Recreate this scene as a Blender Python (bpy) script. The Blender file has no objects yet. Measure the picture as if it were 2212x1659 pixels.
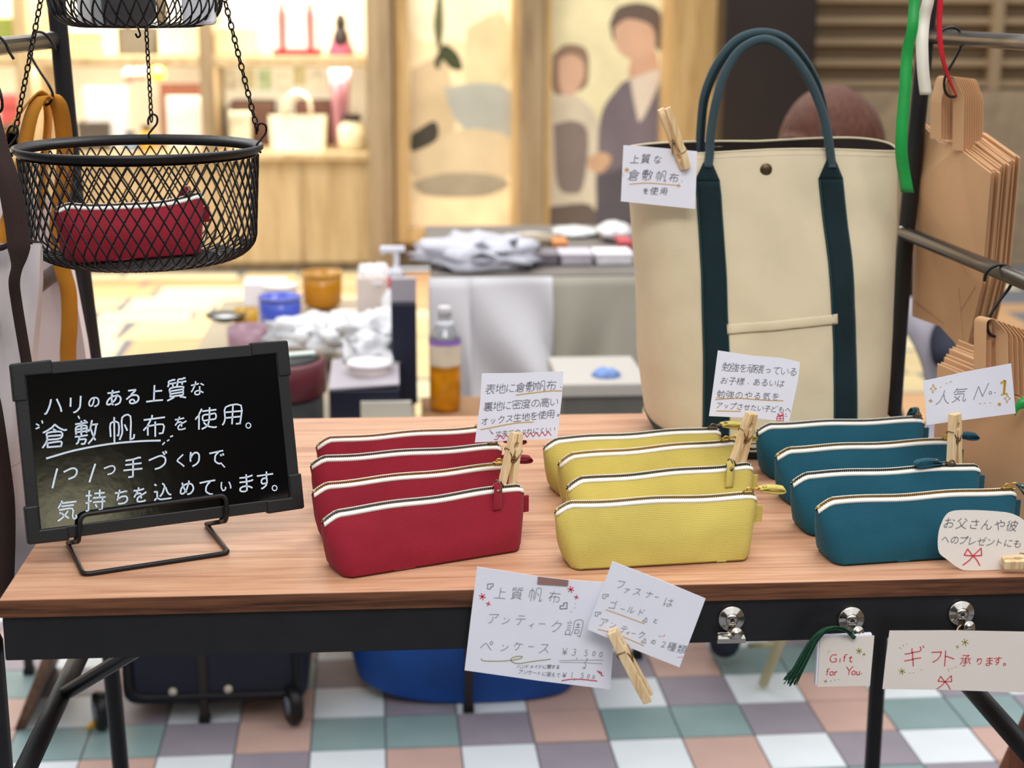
# Craft stall: canvas pen cases, a tote bag, a blackboard and handwritten cards on a wooden display table
import bpy, bmesh, math, random
from mathutils import Vector, Matrix, noise
random.seed(7)
C = bpy.context.scene.collection
SC = bpy.context.scene
V = Vector
# ---------------------------------------------------------------- camera, world, light, exposure
CAMP = V((0, 0, 1.35)); PIT, ROL, YAW, FPX = math.radians(13.52), math.radians(.21), math.radians(4.27), 3450.0
_c, _s = math.cos(PIT), math.sin(PIT)
FW = V((math.sin(YAW)*_c, math.cos(YAW)*_c, -_s)); _R = V((math.cos(YAW), -math.sin(YAW), 0)); _U = _R.cross(FW)
RT = _R*math.cos(ROL) + _U*math.sin(ROL); UP = -_R*math.sin(ROL) + _U*math.cos(ROL)
cam = bpy.data.objects.new('camera', bpy.data.cameras.new('camera')); C.objects.link(cam)
cam.matrix_world = Matrix(((RT.x, UP.x, -FW.x, 0), (RT.y, UP.y, -FW.y, 0), (RT.z, UP.z, -FW.z, CAMP.z), (0, 0, 0, 1)))
cam.data.sensor_width = 36; cam.data.lens = FPX/2212*36; cam.data.clip_start = .05; cam.data.clip_end = 60
cam.data.dof.use_dof = True; cam.data.dof.focus_distance = 1.70; cam.data.dof.aperture_fstop = 5.0
SC.camera = cam
w = bpy.data.worlds.new('world'); SC.world = w; w.use_nodes = True
w.node_tree.nodes['Background'].inputs[0].default_value = (.93, .96, 1, 1)
w.node_tree.nodes['Background'].inputs[1].default_value = 1.0
SC.view_settings.view_transform = 'Standard'; SC.view_settings.look = 'None'
SC.view_settings.exposure = 0.28; SC.view_settings.gamma = 1; SC.view_settings.use_curve_mapping = False
def area(name, loc, aim, size, sy, power, col=(1, 1, 1)):
    l = bpy.data.lights.new(name, 'AREA'); l.shape = 'RECTANGLE'; l.size = size; l.size_y = sy; l.energy = power; l.color = col
    o = bpy.data.objects.new(name, l); C.objects.link(o); o.location = loc
    o.rotation_euler = (V(aim)-V(loc)).to_track_quat('-Z', 'Y').to_euler(); return o
area('ceiling_lamp', (1.3, 3.2, 3.9), (.1, 1.9, .8), 2.2, 1.2, 40, (1, .96, .9))
area('front_fill', (.2, -.9, 3.7), (.2, 1.6, .8), 2.6, 1.0, 62, (1, .98, .96))  # fill light added to brighten the cards and other front faces
area('shop_window_lamp', (-1.6, 7.6, 2.6), (-1.0, 8.6, .8), 3.0, .4, 70, (1, .93, .78))
area('shop_cell_lamp', (-1.7, 8.35, 1.60), (-1.7, 8.6, .9), 3.0, .2, 60, (1, .93, .78))
area('shop_lower_lamp', (-1.7, 8.3, 1.02), (-1.7, 8.5, .6), 3.0, .12, 34, (1, .93, .78))
area('arcade_lamp', (-1.5, 5.6, 3.9), (-1.2, 5.2, 0), 3.0, 2.2, 70, (1, .95, .86))

# ---------------------------------------------------------------- pixel -> world helpers (frame 2212 x 1659)
def ray(x, y): return FW + RT*((x-1106)/FPX) + UP*((829.5-y)/FPX)
def onZ(x, y, z): d = ray(x, y); return CAMP + d*((z-CAMP.z)/d.z)
def onY(x, y, Y): d = ray(x, y); return CAMP + d*(Y/d.y)
def onP(x, y, p, n): d = ray(x, y); return CAMP + d*((p-CAMP).dot(n)/d.dot(n))
ZT = .79; Y0, Y1, X0, X1 = 1.468, 2.138, -.382, .683

# ---------------------------------------------------------------- materials
def lin(c):
    c = c/255
    return c/12.92 if c <= .04045 else ((c+.055)/1.055)**2.4
def rgb(r, g, b): return (lin(r), lin(g), lin(b), 1)
def mat(name, col, rough=.6, metal=0, var=0, vs=8, bump=0, bs=200, spec=.5, emit=0, trans=0, stretch=None, alpha=1, sheen=0):
    m = bpy.data.materials.new(name); m.use_nodes = True; nt = m.node_tree; b = nt.nodes['Principled BSDF']
    b.inputs['Base Color'].default_value = col; b.inputs['Roughness'].default_value = rough; b.inputs['Metallic'].default_value = metal
    b.inputs['Specular IOR Level'].default_value = spec; b.inputs['Transmission Weight'].default_value = trans
    b.inputs['Alpha'].default_value = alpha
    if sheen: b.inputs['Sheen Weight'].default_value = sheen
    if emit: b.inputs['Emission Color'].default_value = col; b.inputs['Emission Strength'].default_value = emit
    tc = nt.nodes.new('ShaderNodeTexCoord'); mp = nt.nodes.new('ShaderNodeMapping'); nt.links.new(tc.outputs['Object'], mp.inputs[0])
    if stretch: mp.inputs['Scale'].default_value = stretch
    n = nt.nodes.new('ShaderNodeTexNoise'); n.inputs['Scale'].default_value = vs; n.inputs['Detail'].default_value = 4
    nt.links.new(mp.outputs[0], n.inputs['Vector'])
    if var:
        r = nt.nodes.new('ShaderNodeValToRGB'); nt.links.new(n.outputs[0], r.inputs[0])
        r.color_ramp.elements[0].position = .3; r.color_ramp.elements[1].position = .7
        r.color_ramp.elements[0].color = tuple(c*(1-var) for c in col[:3])+(1,); r.color_ramp.elements[1].color = tuple(min(1, c*(1+var)) for c in col[:3])+(1,)
        nt.links.new(r.outputs[0], b.inputs['Base Color'])
        if emit: nt.links.new(r.outputs[0], b.inputs['Emission Color'])
    if bump:
        n2 = nt.nodes.new('ShaderNodeTexNoise'); n2.inputs['Scale'].default_value = bs; n2.inputs['Detail'].default_value = 2
        nt.links.new(mp.outputs[0], n2.inputs['Vector'])
        bp = nt.nodes.new('ShaderNodeBump'); bp.inputs['Strength'].default_value = bump; bp.inputs['Distance'].default_value = .001
        nt.links.new(n2.outputs[0], bp.inputs['Height']); nt.links.new(bp.outputs[0], b.inputs['Normal'])
    return m
def canvas(name, col, pitch=.0016, var=.1, k=.5):
    """woven canvas: two crossed wave textures as fine relief, soft colour mottling"""
    m = mat(name, col, .85, var=var, vs=14, sheen=.08, spec=.2); nt = m.node_tree; b = nt.nodes['Principled BSDF']
    tc = nt.nodes.new('ShaderNodeTexCoord'); hs = []
    for d, sc in (('Z', 1.0), ('X', 1.0)):
        wv = nt.nodes.new('ShaderNodeTexWave'); wv.bands_direction = d; wv.inputs['Scale'].default_value = .314/pitch*sc; wv.inputs['Distortion'].default_value = 1.2; wv.inputs['Detail'].default_value = 1
        nt.links.new(tc.outputs['Object'], wv.inputs['Vector']); hs.append(wv)
    a = nt.nodes.new('ShaderNodeMath'); a.operation = 'ADD'; nt.links.new(hs[0].outputs['Fac'], a.inputs[0]); nt.links.new(hs[1].outputs['Fac'], a.inputs[1])
    bp = nt.nodes.new('ShaderNodeBump'); bp.inputs['Strength'].default_value = k; bp.inputs['Distance'].default_value = .0006
    nt.links.new(a.outputs[0], bp.inputs['Height']); nt.links.new(bp.outputs[0], b.inputs['Normal']); return m
def woodmat(name, c0, c1, c2, rough=.45, sx=1.0, axis='X', spec=.4):
    m = mat(name, c1, rough, spec=spec); nt = m.node_tree; b = nt.nodes['Principled BSDF']
    tc = nt.nodes.new('ShaderNodeTexCoord'); mp = nt.nodes.new('ShaderNodeMapping'); nt.links.new(tc.outputs['Object'], mp.inputs[0])
    sc = {'X': (1.3*sx, 22*sx, 40*sx), 'Z': (22*sx, 22*sx, 1.3*sx), 'Y': (22*sx, 1.3*sx, 40*sx)}[axis]; mp.inputs['Scale'].default_value = sc
    n = nt.nodes.new('ShaderNodeTexNoise'); n.inputs['Scale'].default_value = 1.6; n.inputs['Detail'].default_value = 7; n.inputs['Distortion'].default_value = .35; n.inputs['Roughness'].default_value = .62
    nt.links.new(mp.outputs[0], n.inputs['Vector'])
    n3 = nt.nodes.new('ShaderNodeTexNoise'); n3.inputs['Scale'].default_value = 7; n3.inputs['Detail'].default_value = 3; nt.links.new(mp.outputs[0], n3.inputs['Vector'])
    mx = nt.nodes.new('ShaderNodeMath'); mx.operation = 'MULTIPLY_ADD'; mx.inputs[1].default_value = .3; nt.links.new(n3.outputs[0], mx.inputs[0])
    s = nt.nodes.new('ShaderNodeMath'); s.operation = 'MULTIPLY'; s.inputs[1].default_value = .75; nt.links.new(n.outputs[0], s.inputs[0]); nt.links.new(s.outputs[0], mx.inputs[2])
    r = nt.nodes.new('ShaderNodeValToRGB'); e = r.color_ramp.elements; e[0].position = .4; e[0].color = c0; e[1].position = .62; e[1].color = c2
    k = e.new(.5); k.color = c1
    nt.links.new(mx.outputs[0], r.inputs[0]); nt.links.new(r.outputs[0], b.inputs['Base Color']); return m
M = {}
M['top'] = woodmat('table wood', rgb(162, 112, 84), rgb(188, 138, 106), rgb(204, 158, 126), .42, 1.5)
M['edge'] = woodmat('shaded table edge wood', rgb(62, 34, 20), rgb(90, 54, 34), rgb(114, 72, 46), .45, 2.6)  # same wood as the top, with the front edge's shade put into the colour
M['black_steel'] = mat('black painted steel', rgb(26, 26, 28), .42, 0, .15, 30, .15, 400, .4)
M['rail_steel'] = mat('grey steel tube', rgb(92, 86, 80), .3, .9, .1, 20)
M['wire'] = mat('black wire', rgb(22, 20, 22), .4, .3, .2, 60, spec=.5)
M['chain'] = mat('dark bronze chain', rgb(34, 26, 22), .38, .6, .2, 60)
M['frame'] = mat('black plastic frame', rgb(26, 26, 27), .38, 0, .1, 40, .1, 300, .45)
M['corner'] = mat('black rubber corner', rgb(22, 23, 24), .45, 0, .1, 40, .1, 300, .4)
M['board'] = mat('glossy blackboard', rgb(4, 4, 5), .12, 0, .1, 30, .05, 90, .5)
M['chalk'] = mat('pale blue white marker', rgb(205, 218, 232), .9, 0, .06, 300)
M['pencil'] = mat('grey pencil', rgb(120, 122, 126), .8)
M['pencil2'] = mat('dark pen ink', rgb(92, 94, 104), .8)
M['gold_ink'] = mat('gold felt pen', rgb(206, 160, 48), .6)
M['olive_ink'] = mat('olive gold pen', rgb(150, 145, 40), .6)
M['red_ink'] = mat('red felt pen', rgb(206, 38, 62), .7)
M['paper'] = mat('white card', rgb(226, 226, 236), .75, 0, .02, 20, .1, 300, .2)
M['paper_warm'] = mat('warm white card', rgb(222, 212, 202), .75, 0, .02, 20, .1, 300, .2)
M['tape'] = mat('brown paper tape', rgb(150, 112, 104), .5, 0, .08, 40)
M['pin'] = woodmat('clothespin birch', rgb(206, 172, 124), rgb(224, 194, 148), rgb(234, 208, 166), .6, 3, 'Z')
M['spring'] = mat('spring wire', rgb(150, 120, 84), .3, .9)
M['chrome'] = mat('chrome', rgb(205, 198, 188), .12, 1, .04, 30)
M['brass'] = mat('brass', rgb(206, 170, 96), .25, 1)
M['antique'] = mat('antique brass', rgb(126, 112, 96), .35, 1)
M['red'] = canvas('red canvas', rgb(138, 26, 42)); M['yellow'] = canvas('yellow canvas', rgb(200, 180, 92)); M['teal'] = canvas('teal canvas', rgb(24, 80, 97))
M['ziptape'] = mat('white zipper tape', rgb(240, 238, 228), .8, 0, .04, 60, .2, 900)
M['natural'] = canvas('natural canvas', rgb(206, 191, 160), .0018, .05, .35)
M['webbing'] = canvas('dark teal webbing', rgb(14, 34, 38), .0022, .25, .4)
M['handle'] = canvas('teal canvas handle', rgb(56, 74, 80), .0016, .15)
M['lining'] = mat('dark brown lining', rgb(40, 26, 24), .8, var=.2)
M['snap'] = mat('antique snap', rgb(112, 94, 72), .32, .9, .15, 200)
M['kraft'] = mat('kraft paper', rgb(210, 166, 124), .75, 0, .06, 12, .2, 120, .25)
M['kraft_dark'] = mat('kraft paper edge', rgb(150, 112, 76), .8, 0, .15, 60)
M['mustard'] = canvas('mustard canvas', rgb(206, 138, 44), .0018); M['brownstrap'] = canvas('dark brown canvas', rgb(54, 38, 34), .0018)
M['whitecanvas'] = canvas('white canvas', rgb(228, 216, 216), .0018, .05, .12)
M['green_rib'] = mat('green ribbon', rgb(20, 150, 62), .35, 0, .12, 40, spec=.5, sheen=.2); M['white_rib'] = mat('cream ribbon', rgb(240, 232, 216), .35, 0, .04, 40); M['red_rib'] = mat('red ribbon', rgb(204, 30, 46), .35, 0, .1, 40)
M['tassel'] = mat('dark green thread', rgb(8, 66, 42), .8, 0, .35, 300, .4, 900)

# ---------------------------------------------------------------- mesh helpers
class MB:
    def __init__(s): s.v = []; s.f = []
    def add(s, vs, fs):
        o = len(s.v); s.v += [tuple(v) for v in vs]; s.f += [tuple(i+o for i in f) for f in fs]; return s
    def box(s, c, d, rot=None):
        c = V(c); hx, hy, hz = d[0]/2, d[1]/2, d[2]/2
        vs = [V((x, y, z)) for z in (-hz, hz) for x, y in ((-hx, -hy), (hx, -hy), (hx, hy), (-hx, hy))]
        if rot is not None: vs = [rot @ v for v in vs]
        return s.add([c+v for v in vs], [(3, 2, 1, 0), (4, 5, 6, 7), (0, 1, 5, 4), (1, 2, 6, 5), (2, 3, 7, 6), (3, 0, 4, 7)])
    def bbox(s, lo, hi):
        return s.box([(a+b)/2 for a, b in zip(lo, hi)], [abs(b-a) for a, b in zip(lo, hi)])
    def slab(s, q, t):
        """q: four world corners (counter clockwise seen from the front), t: thickness vector"""
        q = [V(p) for p in q]; t = V(t)
        return s.add(q+[p+t for p in q], [(0, 1, 2, 3), (7, 6, 5, 4), (1, 0, 4, 5), (2, 1, 5, 6), (3, 2, 6, 7), (0, 3, 7, 4)])
    def prism(s, pts, t):
        n = len(pts); pts = [V(p) for p in pts]; t = V(t)
        return s.add(pts+[p+t for p in pts], [tuple(range(n)), tuple(range(2*n-1, n-1, -1))]+[((i+1) % n, i, n+i, n+(i+1) % n) for i in range(n)])
    def tube(s, pts, r, n=8, closed=False, cap=True):
        pts = [V(p) for p in pts]; N = len(pts); rs = r if isinstance(r, (list, tuple)) else [r]*N
        tang = []
        for i in range(N):
            a = pts[(i-1) % N] if (i or closed) else pts[i]; b = pts[(i+1) % N] if (i < N-1 or closed) else pts[i]
            t = (b-a); tang.append(t.normalized() if t.length > 1e-9 else V((0, 0, 1)))
        u = tang[0].orthogonal().normalized(); rings = []; vs = []
        for i in range(N):
            u = (u - tang[i]*u.dot(tang[i]))
            u = u.normalized() if u.length > 1e-6 else tang[i].orthogonal().normalized()
            w_ = tang[i].cross(u)
            vs += [pts[i]+(u*math.cos(2*math.pi*k/n)+w_*math.sin(2*math.pi*k/n))*rs[i] for k in range(n)]
        fs = []
        for i in range(N if closed else N-1):
            j = (i+1) % N
            for k in range(n): fs.append((i*n+k, i*n+(k+1) % n, j*n+(k+1) % n, j*n+k))
        if cap and not closed: fs += [tuple(range(n-1, -1, -1)), tuple((N-1)*n+k for k in range(n))]
        return s.add(vs, fs)
    def lathe(s, prof, c=(0, 0, 0), axis=(0, 0, 1), n=28, cap=True):
        """prof: (radius, height) pairs from bottom to top"""
        c = V(c); ax = V(axis).normalized(); u = ax.orthogonal().normalized(); w_ = ax.cross(u); vs = []
        for r, h in prof: vs += [c+ax*h+(u*math.cos(2*math.pi*k/n)+w_*math.sin(2*math.pi*k/n))*r for k in range(n)]
        fs = [(i*n+k, i*n+(k+1) % n, (i+1)*n+(k+1) % n, (i+1)*n+k) for i in range(len(prof)-1) for k in range(n)]
        if cap: fs += [tuple(range(n-1, -1, -1)), tuple((len(prof)-1)*n+k for k in range(n))]
        return s.add(vs, fs)
    def grid(s, fn, nu, nv, closeu=False):
        vs = [fn(i/(nu if closeu else nu-1), j/(nv-1)) for j in range(nv) for i in range(nu)]
        fs = [(j*nu+i, j*nu+(i+1) % nu, (j+1)*nu+(i+1) % nu, (j+1)*nu+i) for j in range(nv-1) for i in range(nu if closeu else nu-1)]
        return s.add(vs, fs)
    def strap(s, pts, wvec, t):
        """flat band swept along pts; wvec = width vector (or list), t = thickness"""
        pts = [V(p) for p in pts]; N = len(pts); vs = []
        for i in range(N):
            w_ = V(wvec[i]) if isinstance(wvec, list) else V(wvec); tg = (pts[min(N-1, i+1)]-pts[max(0, i-1)]).normalized()
            n = tg.cross(w_); n = n.normalized()*t/2 if n.length > 1e-9 else V((0, 0, t/2))
            vs += [pts[i]-w_/2-n, pts[i]+w_/2-n, pts[i]+w_/2+n, pts[i]-w_/2+n]
        fs = [(i*4+k, i*4+(k+1) % 4, i*4+4+(k+1) % 4, i*4+4+k) for i in range(N-1) for k in range(4)]
        return s.add(vs, fs+[(3, 2, 1, 0), (4*N-4, 4*N-3, 4*N-2, 4*N-1)])
    def xf(s, m):
        s.v = [tuple(m @ V(v)) for v in s.v]; return s
    def build(s, name, m, parent=None, smooth=False, bevel=0, thick=0, subs=0, seg=2):
        me = bpy.data.meshes.new(name); me.from_pydata(s.v, [], s.f); me.update()
        b = bmesh.new(); b.from_mesh(me); bmesh.ops.recalc_face_normals(b, faces=b.faces); b.to_mesh(me); b.free()
        me.materials.append(M[m] if isinstance(m, str) else m)
        if smooth: me.polygons.foreach_set('use_smooth', [True]*len(me.polygons))
        o = bpy.data.objects.new(name, me); C.objects.link(o)
        if parent is not None: attach(o, parent)
        if thick: md = o.modifiers.new('thick', 'SOLIDIFY'); md.thickness = thick; md.offset = 0
        if bevel: md = o.modifiers.new('bev', 'BEVEL'); md.width = bevel; md.segments = seg; md.limit_method = 'ANGLE'; md.angle_limit = .6
        if subs: md = o.modifiers.new('sub', 'SUBSURF'); md.levels = subs; md.render_levels = subs
        return o
def worldloc(o):
    l = V(o.location)
    if o.parent: l = worldloc_m(o).translation
    return l
def worldloc_m(o):
    if o.parent: return worldloc_m(o.parent) @ o.matrix_parent_inverse @ o.matrix_basis
    return o.matrix_basis.copy()
def attach(o, p):
    o.parent = p; o.matrix_parent_inverse = worldloc_m(p).inverted()
def tag(o, label, cat, group=None):
    o['label'] = label; o['category'] = cat
    if group: o['group'] = group
    return o
def thing(name, label, cat, loc=(0, 0, 0), group=None):
    o = bpy.data.objects.new(name, None); o.empty_display_size = .02; C.objects.link(o); o.location = loc; return tag(o, label, cat, group)
def struct(o, label=None):
    o['kind'] = 'structure'
    if label: o['label'] = label
    return o
def spline(pts, k=6):
    """Catmull-Rom through the points"""
    pts = [V(p) for p in pts]; P = [pts[0]*2-pts[1]]+pts+[pts[-1]*2-pts[-2]]; out = []
    for i in range(1, len(P)-2):
        a, b, c, d = P[i-1:i+3]
        for j in range(k):
            t = j/k; out.append(.5*((2*b)+(-a+c)*t+(2*a-5*b+4*c-d)*t*t+(-a+3*b-3*c+d)*t**3))
    return out+[pts[-1]]
def rounded(pts, r, k=4, closed=False):
    """polyline with filleted corners"""
    pts = [V(p) for p in pts]; out = []; N = len(pts)
    for i in range(N):
        if not closed and i in (0, N-1): out.append(pts[i]); continue
        a, b, c = pts[i-1], pts[i], pts[(i+1) % N]; da = (a-b); dc = (c-b); rr = min(r, da.length/2, dc.length/2)
        p0, p1 = b+da.normalized()*rr, b+dc.normalized()*rr
        for j in range(k+1):
            t = j/k; out.append(p0*(1-t)**2+b*2*t*(1-t)+p1*t*t)
    return out
def nz(x, y, z=0.): return noise.noise(V((x, y, z)))
def blob(c, r, seed=0, amp=.15, fr=3, nu=28, nv=16, flat=None):
    m = MB(); c = V(c)
    def fn(u, v):
        th = 2*math.pi*u; ph = math.pi*(v-.5)*.999; d = V((math.cos(th)*math.cos(ph), math.sin(th)*math.cos(ph), math.sin(ph)))
        k = 1+amp*nz(d.x*fr+seed, d.y*fr, d.z*fr)+amp*.5*nz(d.x*fr*2.3+seed, d.y*fr*2.3+5, d.z*fr*2.3)
        p = V((d.x*r[0]*k, d.y*r[1]*k, d.z*r[2]*k))
        if flat is not None: p.z = max(p.z, flat)
        return c+p
    m.grid(fn, nu, nv, True); return m
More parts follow.
